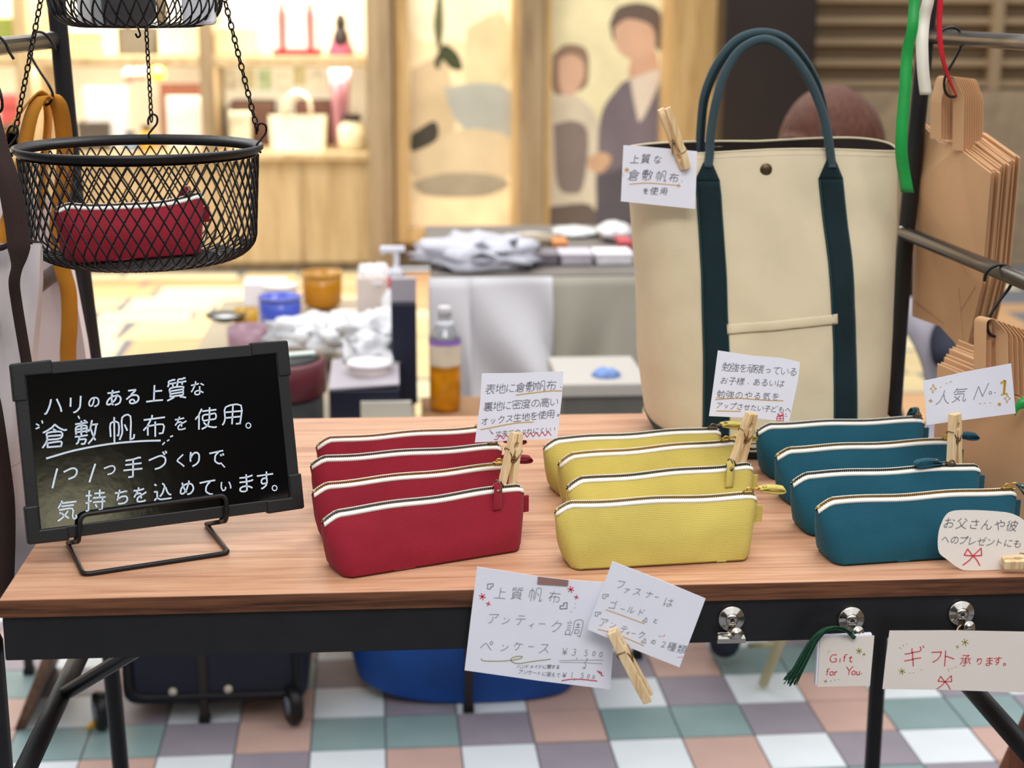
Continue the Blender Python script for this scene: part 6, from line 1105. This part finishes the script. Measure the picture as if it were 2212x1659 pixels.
# gift cards
r, f = card('gift_card', 'stack of small cards reading Gift for You in red under the middle magnet clip', [(845, 368), (1208, 352), (1178, 688), (825, 695)], onY(1828, 1430, 1.452), V((0, -1, 0)), (3.107, 1500, 1260), thick=.0006, m='paper_warm'); f.lift = .0004
MB().prism([f.at(q)+V((-.002, .0065, .0014)) for q in ((845, 368), (1208, 352), (1178, 688), (825, 695))], (0, -.0055, 0)).build('card_stack', 'paper', r, bevel=.0003)
for ch, x, y, s_ in (('G', 932, 500, 74), ('i', 978, 506, 66), ('f', 1012, 498, 72), ('t', 1050, 500, 70), ('f', 896, 592, 70), ('o', 922, 594, 60), ('r', 950, 594, 60), ('Y', 1040, 584, 84), ('o', 1070, 590, 60), ('u', 1100, 592, 60)): f.char(ch, (x, y), s_*1.1, 5.5, 'red_ink', -.03, .15)
f.dash((1120, 606, 1124, 606), wd=6, m='red_ink'); f.star((1105, 453), 20, 5, 'olive_ink'); f.star((1138, 476), 10, 4, 'olive_ink', 2); f.star((880, 656), 11, 4, 'olive_ink', 2); f.dash((912, 654, 920, 653), (938, 650, 946, 649), (966, 646, 972, 644), (892, 462, 896, 466), (902, 452, 910, 456), wd=3, m='olive_ink'); f.build(r)
r, f = card('gift_card', 'wide cream card with red Japanese lettering and bow under the right magnet clip', [(1310, 318), (1700, 316), (2260, 326), (2235, 735), (2180, 733), (1700, 716), (1262, 710), (1285, 500)], onY(2060, 1430, 1.452), V((0, -1, 0)), (3.107, 1500, 1260), m='paper_warm'); f.lift = .0004
for ch, x, y, s_ in (('ギ', 1472, 492, 168), ('フ', 1622, 490, 112), ('ト', 1712, 500, 146), ('承', 1820, 515, 92), ('り', 1912, 522, 58), ('ま', 1980, 522, 74), ('す', 2036, 518, 70)): f.char(ch, (x, y), s_, 6.5 if s_ > 100 else 5, 'red_ink', -.04, .14)
f.loop([(2080+8*math.cos(a*.785), 543+8*math.sin(a*.785)) for a in range(8)], 5, 'red_ink'); f.bow((1680, 660), 46, 6, 'red_ink')
f.star((1816, 395), 24, 5, 'olive_ink'); f.star((1765, 425), 10, 4, 'olive_ink', 2); f.star((1393, 590), 22, 5, 'olive_ink'); f.dash((1440, 602, 1448, 600), (1466, 600, 1474, 599), (1520, 580, 1526, 578), (1376, 430, 1388, 436), (1398, 412, 1404, 420), (1424, 404, 1426, 412), (1704, 572, 1706, 590), (1724, 572, 1732, 568), (1748, 562, 1758, 558), wd=3, m='olive_ink'); f.build(r)
r = thing('note_card', 'plain white card at the lower right corner behind the wide gift card', 'card', onY(2230, 1490, 1.458)); MB().slab([onY(2190, 1494, 1.462), onY(2300, 1500, 1.462), onY(2300, 1378, 1.462), onY(2190, 1372, 1.462)], (0, .0004, 0)).build('paper_sheet', 'paper', r)
# tassel
tz = thing('tassel', 'dark green thread tassel hanging from the middle magnet clip', 'tassel', onY(1705, 1476, 1.447)); m = MB(); random.seed(3)
path = [(1838, 1368), (1812, 1357), (1782, 1362), (1757, 1385), (1738, 1418), (1722, 1448), (1706, 1474)]
for k in range(46):
    a = random.uniform(0, 6.283); rr_ = math.sqrt(random.random()); P = []
    for i, (x, y) in enumerate(path):
        sp = (4+2.2*i)*rr_; P.append(onY(x+sp*math.cos(a)*.9+random.uniform(-1, 1), y+sp*math.sin(a)*.6-(0 if i < 6 else random.uniform(-4, 10)), 1.447+.0006*sp*math.sin(a*2)))
    m.tube(spline(P, 4), .00055, 4)
o = m.build('threads', 'tassel', tz, True); o['kind'] = 'stuff'; MB().tube(spline([onY(1846, 1378, 1.449), onY(1828, 1362, 1.449), onY(1806, 1357, 1.447)], 4), .0022, 8).build('cord', 'tassel', tz, True)
random.seed(11)
# ================================================================ HANGING WIRE BASKETS
link_mesh = None
def make_link():
    global link_mesh
    if link_mesh is None:
        o = MB().tube([V((.0026*math.cos(t*.524), 0, .0046*math.sin(t*.524))) for t in range(12)], .0009, 6, closed=True).build('link', 'chain', None, True); link_mesh = o.data; bpy.data.objects.remove(o)
    o = bpy.data.objects.new('link', link_mesh); C.objects.link(o); return o
def chain(a, b, parent, tw=0.):
    a, b = V(a), V(b); d = (b-a); n = int(d.length/.0074); dn = d.normalized(); q = dn.to_track_quat('Z', 'Y')
    hook = MB().tube(spline([a+V((0, -.002, -.010)), a+V((-.004, -.004, -.002)), a+V((.0, -.002, .004)), a+V((.006, 0, .012)), a+V((.006, 0, .020)), a+V((.0, 0, .022)), a+V((-.004, 0, .016)), a+V((-.004, 0, .010))], 5), .0013, 8).build('chain_hook', 'chain', parent, True)
    for i in range(2, n):
        l = make_link(); l.matrix_world = Matrix.LocRotScale(a+dn*(i+.5)*.0074, q @ Matrix.Rotation((i % 2)*1.35+tw+.15*math.sin(i), 4, 'Z').to_quaternion(), None); attach(l, hook)
def basket(name, label, c, R_, depth, nh, hole, chains):
    c = V(c); root = thing(name, label, 'basket', (c.x, c.y, c.z-depth))
    def prof(t):    # t 0 rim .. 1 bottom edge
        if t < .72: return (R_*(.955-.05*t), -.012-(depth-.040)*t/.72)
        k = (t-.72)/.28; a = k*math.pi/2; return (R_*(.919-.30*(1-math.cos(a))), -(depth-.028)-.028*math.sin(a))
    MB().lathe([(R_*.96, -.009), (R_, -.005), (R_*1.0, .0), (R_*.985, .001), (R_*.965, -.003), (R_*.945, -.004), (R_*.95, -.011), (R_*.96, -.011)], c, n=72, cap=False).build('rim', 'wire', root, True)
    m = MB(); N = 30; tw = 4.2 if R_ < .12 else 5.2
    for s_ in (-1, 1):
        for k in range(nh):
            a0 = 2*math.pi*k/nh; P = []
            for i in range(N+1):
                t = i/N; r_, z_ = prof(t); a = a0+s_*t*2*math.pi/nh*tw; rz = r_+s_*.0005+.0006*math.sin(t*3.3*2*math.pi*2)*0; P.append(c+V((rz*math.cos(a), rz*math.sin(a), z_)))
            m.tube(P, .00115, 4, cap=False)
    m.build('wire_mesh', 'wire', root, True)
    rb = prof(1)[0]; zb_ = c.z-depth
    MB().tube([c+V((rb*math.cos(t*.1309), rb*math.sin(t*.1309), -depth)) for t in range(48)], .0016, 6, closed=True).build('base_ring', 'wire', root, True)
    m = MB(); n2 = 13
    for s_ in (-1, 1):
        for k in range(-n2, n2+1):
            o = k/n2*rb*1.25
            d = V((1, .55*s_, 0)).normalized(); q = V((-d.y, d.x, 0)); of = o*.8
            if abs(of) < rb*.99: h = math.sqrt(rb*rb-of*of); m.tube([c+q*of+d*h+V((0, 0, -depth)), c+q*of-d*h+V((0, 0, -depth))], .0009, 4)
    m.build('base_mesh', 'wire', root, True)
    for a, b in chains: chain(a, b, root, random.random())
    return root
BC = V(((onY(30, 316, 1.8).x+onY(568, 316, 1.8).x)/2, 1.8, 1.193)); BR_ = (onY(568, 316, 1.8).x-onY(30, 316, 1.8).x)/2
def rimp(deg): return BC+V((BR_*.99*math.cos(math.radians(deg)), BR_*.99*math.sin(math.radians(deg)), .002))
pl = rimp(198); pr = rimp(-4); pbk = rimp(92)
UC = V((onY(294, 20, 1.8).x, 1.8, onY(294, 56, 1.8).z+.105)); UR = .100
dz = UC.z-BC.z
basket('wire_basket', 'black wire basket holding a red pen case above the blackboard', BC, BR_, .127, 58, None, [(pl, onY(94, -30, 1.78)), (pr, onY(478, -30, 1.79)), (pbk, V((UC.x, 1.86, UC.z)))])
ub = basket('wire_basket', 'smaller upper wire basket cut off by the top of the frame, holding small wares', UC, UR, .105, 40, None, [])
MB().tube(spline([UC+V((0, 0, -.105)), UC+V((.002, 0, -.110)), UC+V((.003, 0, -.115)), UC+V((0, 0, -.117)), UC+V((-.002, 0, -.113))], 4), .0011, 6).build('bottom_hook', 'wire', ub, True)
for x, y, lab, col in ((430, 10, 'white packet at the right of the upper basket', (236, 236, 240)), (205, 8, 'white label card in the clear box of the upper basket', (236, 232, 228))):
    p = onY(x, y+22, 1.78); r = thing('packet', lab, 'packet', (p.x, 1.78, UC.z-.1035)); MB().bbox((p.x-.017, 1.77, UC.z-.1035), (p.x+.017, 1.80, UC.z-.072)).build('packet_body', mat(lab[:22], rgb(*col), .6, 0, .04, 30), r, bevel=.004)
p = onY(283, 30, 1.77); r = thing('round_box', 'dark brown round tin inside the upper basket', 'tin', (p.x, 1.77, UC.z-.1035)); MB().lathe([(.022, 0), (.028, .008), (.0285, .03), (.026, .05), (.001, .055)], (p.x, 1.77, UC.z-.1035)).build('tin_body', mat('dark cocoa', rgb(62, 42, 36), .5, 0, .1, 30), r, True); MB().lathe([(.029, .030), (.029, .036)], (p.x, 1.77, UC.z-.1035), cap=False).build('pale_band', 'paper', r, True)
r = thing('clear_box', 'clear plastic box around the dark tin in the upper basket', 'box', (p.x, 1.77, UC.z-.104)); MB().bbox((p.x-.036, 1.735, UC.z-.1038), (p.x+.033, 1.805, UC.z-.03)).build('clear_walls', mat('clear acrylic', rgb(240, 245, 250), .05, 0, trans=.95, spec=.5), r, bevel=.001)
# red pen case in the lower basket
q = onZ(292, 553, 1.068); pen_case('red canvas pen case lying in the hanging wire basket', 'red', (q.x-.002, q.y, 1.0675), math.radians(27), .172, False, H=.066, tab='up', sag=.009, seed=21, slide=.9)
# ================================================================ TOTES HANGING AT THE LEFT
def s_hook(label, pts, r=.0016, m='wire'): 
    o = MB().tube(spline(pts, 6), r, 8).build('s_hook', m, None, True); tag(o, label, 'hook'); return o
s_hook('black S hook on the left upper rail carrying the mustard handles', [onY(a, b, y) for a, b, y in ((120, 108, 1.97), (112, 92, 1.97), (95, 72, 1.965), (76, 70, 1.965), (68, 84, 1.96), (64, 112, 1.96), (80, 145, 1.95), (103, 180, 1.94), (114, 205, 1.94), (108, 222, 1.94), (98, 228, 1.94))])
s_hook('black S hook at the far left of the upper rail', [onY(a, b, y) for a, b, y in ((30, 128, 1.8), (20, 112, 1.8), (8, 88, 1.8), (-12, 76, 1.8), (-22, 95, 1.8), (-26, 120, 1.8), (-14, 160, 1.79), (2, 205, 1.78), (4, 235, 1.78), (-8, 246, 1.78))])
def sheetbag(name, label, poly, Y, yfun, m, thick=.03, cat='bag', rows=16, cols=18):
    """poly: (py, left px, right px) rows"""
    root = None; pts = []
    P = []
    for j in range(rows):
        t = j/(rows-1)*(len(poly)-1); k = min(int(t), len(poly)-2); f = t-k; py = poly[k][0]+(poly[k+1][0]-poly[k][0])*f; a = poly[k][1]+(poly[k+1][1]-poly[k][1])*f; b = poly[k][2]+(poly[k+1][2]-poly[k][2])*f
        for i in range(cols):
            u = i/(cols-1); P.append(onY(a+(b-a)*u, py+poly[k][3]*(1-u)*0 if len(poly[k]) > 3 else py, Y+yfun(u, j/(rows-1))))
    c = sum(P, V())/len(P); root = thing(name, label, cat, (c.x, c.y, min(p.z for p in P)))
    MB().add(P, [(j*cols+i, j*cols+i+1, (j+1)*cols+i+1, (j+1)*cols+i) for j in range(rows-1) for i in range(cols-1)]).build('front_panel', m, root, True)
    MB().add([p+V((0, thick*(.15+.85*((k//cols)/(rows-1))), 0)) for k, p in enumerate(P)], [(j*cols+i, j*cols+i+1, (j+1)*cols+i+1, (j+1)*cols+i) for j in range(rows-1) for i in range(cols-1)]).build('back_panel', m, root, True)
    for e_ in (0, cols-1):
        Q = [P[j*cols+e_] for j in range(rows)]; m2 = MB(); m2.add(Q+[q_+V((0, thick*(.15+.85*(j/(rows-1))), 0)) for j, q_ in enumerate(Q)], [(j, j+1, rows+j+1, rows+j) for j in range(rows-1)]); m2.build('side_panel', m, root, True)
    Q = [P[(rows-1)*cols+i] for i in range(cols)]; MB().add(Q+[q_+V((0, thick, 0)) for q_ in Q], [(i, i+1, cols+i+1, cols+i) for i in range(cols-1)]).build('bottom_panel', m, root, True)
    return root
ba = sheetbag('tote_bag', 'white canvas tote bag with mustard handles hanging on the left rail', [(428, -110, 128), (560, -105, 150), (775, -100, 187), (960, -95, 200), (1040, -90, 204)], 2.02, lambda u, v: .012*math.sin(u*9+v*2), 'whitecanvas', .05)
def px3(L): return [onY(a, b, y) for a, b, y in L]
wv = V((.0195, .002, 0))
def strap3(name, L, wv, m, root, t=.0022): MB().strap(spline(px3(L), 6), wv, t).build(name, m, root, True)
strap3('handle_strap', [(96, 212, 1.95), (78, 206, 1.94), (52, 232, 1.93), (22, 275, 1.92), (-10, 318, 1.92), (-40, 400, 1.95), (-46, 440, 1.99)], V((.012, -.012, .010)), 'mustard', ba)
strap3('handle_strap', [(100, 214, 1.94), (86, 212, 1.93), (66, 255, 1.92), (52, 330, 1.92), (38, 420, 1.93), (16, 470, 1.97), (0, 520, 1.98), (-4, 620, 1.985)], V((.0175, -.006, .002)), 'mustard', ba)
strap3('handle_strap', [(88, 214, 1.96), (108, 206, 1.95), (126, 225, 1.95), (137, 280, 1.96), (140, 350, 1.97), (132, 430, 1.98), (124, 500, 1.985), (134, 575, 1.985), (148, 630, 1.985), (150, 700, 1.985), (147, 760, 1.985), (150, 850, 1.985), (152, 980, 1.985)], V((.0195, .004, 0)), 'mustard', ba)
strap3('inner_strap', [(92, 214, 1.97), (100, 214, 1.965), (104, 260, 1.965), (98, 330, 1.97), (92, 400, 1.98), (88, 452, 2.0)], V((.006, .012, 0)), 'mustard', ba)
bbg = sheetbag('tote_bag', 'pinkish white canvas tote bag with dark brown handles at the left edge', [(528, -170, 88), (620, -170, 84), (800, -175, 66), (1000, -180, 52), (1180, -185, 66), (1300, -190, 30)], 1.70, lambda u, v: .012*math.sin(u*11+v*3)+.02*u, 'whitecanvas', .07)
wb_ = V((.0225, .003, 0))
strap3('handle_strap', [(-40, 190, 1.76), (-24, 250, 1.72), (-4, 325, 1.69), (18, 392, 1.67), (36, 490, 1.66), (41, 555, 1.655), (31, 606, 1.655), (36, 655, 1.665), (50, 740, 1.675), (58, 790, 1.68), (62, 850, 1.685), (64, 940, 1.685)], [V((.0225 if i_ < 28 else max(.011, .0225-.0025*(i_-28)), .003, 0)) for i_ in range(67)], 'brownstrap', bbg, .003)
strap3('handle_strap', [(-44, 200, 1.78), (-60, 230, 1.76), (-80, 400, 1.73), (-80, 560, 1.7), (-60, 700, 1.672), (-40, 800, 1.668), (-20, 880, 1.665), (-2, 1000, 1.665), (9, 1100, 1.665), (8, 1230, 1.665), (2, 1300, 1.665)], wb_, 'brownstrap', bbg, .003)
strap3('top_hem', [(-100, 520, 1.70), (-40, 530, 1.702), (0, 536, 1.704), (40, 520, 1.72), (86, 528, 1.724)], V((0, 0, .006)), 'lining', bbg, .002)
MB().tube(px3([(20, 1010, 1.697), (42, 1000, 1.70), (62, 985, 1.702)]), .0006, 4).build('pocket_stitch', mat('pale stitch', rgb(190, 176, 172), .8), bbg)
# ================================================================ PAPER BAGS AT THE RIGHT
def onX(px, py, x): return onP(px, py, V((x, 0, 0)), V((1, 0, 0)))
def paper_stack(n, poly, pl, nv, off, label, handle, group, jit=.0012, zz=None):
    """poly: outline pixels of the front bag on plane (pl, nv); copies are offset by off"""
    P = [onY(*q) for q in poly]; nvn = V(nv).normalized(); proto = None; H_ = [onP(a, b, pl, nv)-nvn*.001 for a, b in handle] if handle else None
    for k in range(n):
        if k == 0:
            c = sum(P, V())/len(P); r = thing('paper_bag', label[0], 'paper bag', (c.x, c.y, min(p.z for p in P)), group)
            th_ = V(off).normalized()*min(.0024, V(off).length*.6)
            MB().prism(P, th_).build('bag_body', 'kraft', r)
            if H_:
                for dd in (0, .0016): MB().strap(rounded([p+th_*.3+V((dd, dd*.5, 0)) for p in H_], .006, 4), nvn.cross(V((0, 0, 1))).normalized()*.0001+V((.0085, 0, 0)) if 0 else (nvn.cross(V((0, 0, 1))).normalized()*.009), .0009).build('bag_handle', 'kraft', r)
            proto = r
        else:
            r = proto.copy(); C.objects.link(r); r.location = V(proto.location)+V(off)*k+V((random.uniform(-jit, jit), random.uniform(-jit, jit)*2, random.uniform(-jit, jit)*4)); r.rotation_euler = (random.uniform(-.012, .012), 0, random.uniform(-.012, .012)); r['label'] = label[1]
            for ch_ in list(proto.children):
                if ch_.name.startswith('fold'): continue
                c_ = ch_.copy(); C.objects.link(c_); c_.parent = r; c_.matrix_parent_inverse = ch_.matrix_parent_inverse.copy()
    return proto
# upper bundle
pA, pB, pC = onY(1994, 271, 2.14), onY(2140, 374, 1.95), onY(1970, 683, 2.14); nA = (pB-pA).cross(pC-pA).normalized()
if nA.dot(CAMP-pA) < 0: nA = -nA
offv = V((.0046, .0045, .0014))
b1 = paper_stack(13, [(1994, 271, 2.14), (2028, 306, 2.10), (2068, 318, 2.04), (2140, 374, 1.95), (2119, 618, 1.97), (2083, 770, 2.01), (2058, 735, 2.04), (2030, 705, 2.07), (1970, 683, 2.14), (1975, 400, 2.14)], pA, nA, offv, ['foremost brown paper bag of the bundle on the right upper rail', 'brown paper bag within the bundle on the right upper rail'], None, 'brown paper bags hanging on the right upper rail')
cr = MB()
for a, b in (((2070, 560), (2108, 620)), ((2108, 620), (2076, 672)), ((2072, 622), (2076, 672)), ((2076, 672), (2084, 766)), ((1976, 650), (2040, 700))): cr.tube([onP(*a, pA, nA)+nA*.0004, onP(*b, pA, nA)+nA*.0004], .0005, 4)
cr.build('fold_crease', 'kraft_dark', b1)
# their handles: flat paper loops gathered on the hook
for k in range(9):
    o_ = k*6.0; Y_ = 2.045+k*.006; r = b1 if k == 0 else [c for c in C.objects if c.name.startswith('paper_bag')][k]
    L = [(2021+o_, 300+o_*.05, Y_), (2022+o_, 215, Y_), (2036+o_*.98, 166+o_*.12, Y_), (2050+o_*.95, 164+o_*.12, Y_-.004), (2071+o_*.85, 208+o_*.1, Y_-.012), (2069+o_*.85, 325, Y_-.015)]
    o = MB().strap(rounded([onY(*q_) for q_ in L], .006, 4), V((.0088, -.016, 0)), .0009).build('bag_handle', 'kraft', None); attach(o, r)
s_hook('black S hook on the right upper rail carrying paper bags', [onY(a, b, 2.0+.003*i) for i, (a, b) in enumerate(((2023, 92), (2028, 74), (2043, 62), (2062, 60), (2076, 72), (2076, 98), (2064, 125), (2048, 152), (2040, 173), (2041, 195), (2050, 208), (2064, 209)))], .0018)
s_hook('black S hook on the right lower rail carrying paper bags', [onY(a, b, 1.80-.0015*i) for i, (a, b) in enumerate(((2127, 607), (2130, 592), (2142, 578), (2165, 572), (2186, 582), (2190, 600), (2180, 622), (2160, 648), (2142, 676), (2132, 700), (2137, 720), (2150, 728)))], .0019)
# lower bundle, mostly behind the number one card
pA, pB, pC = onY(2025, 786, 1.90), onY(2200, 900, 1.76), onY(2017, 1000, 1.90); nA = (pB-pA).cross(pC-pA).normalized()
if nA.dot(CAMP-pA) < 0: nA = -nA
b2 = paper_stack(9, [(2025, 786, 1.90), (2200, 860, 1.78), (2330, 920, 1.70), (2330, 1240, 1.70), (2190, 1180, 1.78), (2015, 1075, 1.90), (2017, 950, 1.90)], pA, nA, V((.0060, .0075, .0022)), ['foremost large brown paper bag behind the teal pen cases', 'large brown paper bag within the lower right bundle'], None, 'large brown paper bags on the right lower rail', .0008)
for k in range(7):
    o_ = k*11.; Y_ = 1.79+k*.005; r = [c for c in C.objects if c.name.startswith('paper_bag')][13+k]
    L = [(2116+o_, 850, Y_), (2117+o_, 740, Y_), (2118+o_, 690+k*3, Y_), (2134+o_, 684+k*4, Y_-.003), (2163+o_, 716+k*5, Y_-.01), (2166+o_, 850, Y_-.012)]
    o = MB().strap(rounded([onY(*q_) for q_ in L], .006, 4), V((.0085, -.016, 0)), .0009).build('bag_handle', 'kraft', None); attach(o, r)
# ribbons
def ribbon(label, L, w_, m, name='ribbon'):
    o = MB().strap(spline([onY(a, b, y) for a, b, y in L], 6), w_, .0005).build(name, m, None, True); tag(o, label, 'ribbon'); return o
ribbon('green ribbon hanging in front of the right post', [(1979, -60, 1.93), (1975, 0, 1.93), (1971, 60, 1.925), (1960, 110, 1.93), (1955, 190, 1.925), (1948, 280, 1.92), (1948, 340, 1.92), (1960, 416, 1.925)], [V((.0115+.0035*i/42, -.004, 0)) for i in range(43)], 'green_rib')
ribbon('cream ribbon hanging between the green and red ribbons', [(2012, -60, 1.93), (2005, 0, 1.93), (1996, 40, 1.935), (1992, 90, 1.93), (1994, 150, 1.93), (2000, 205, 1.935)], V((.0145, -.002, 0)), 'white_rib')
ribbon('narrow red ribbon curling over the paper bags', [(2035, -60, 1.92), (2031, 0, 1.92), (2029, 60, 1.92), (2034, 115, 1.92), (2048, 165, 1.925), (2067, 209, 1.925)], [V((.0062*(1-.85*(i/30)**3), -.003, 0)) for i in range(31)], 'red_rib')
ribbon('short green ribbon end at the right edge beside the number one card', [(2300, 872, 1.75), (2240, 868, 1.75), (2205, 872, 1.752), (2192, 888, 1.755)], V((0, .002, .013)), 'green_rib')
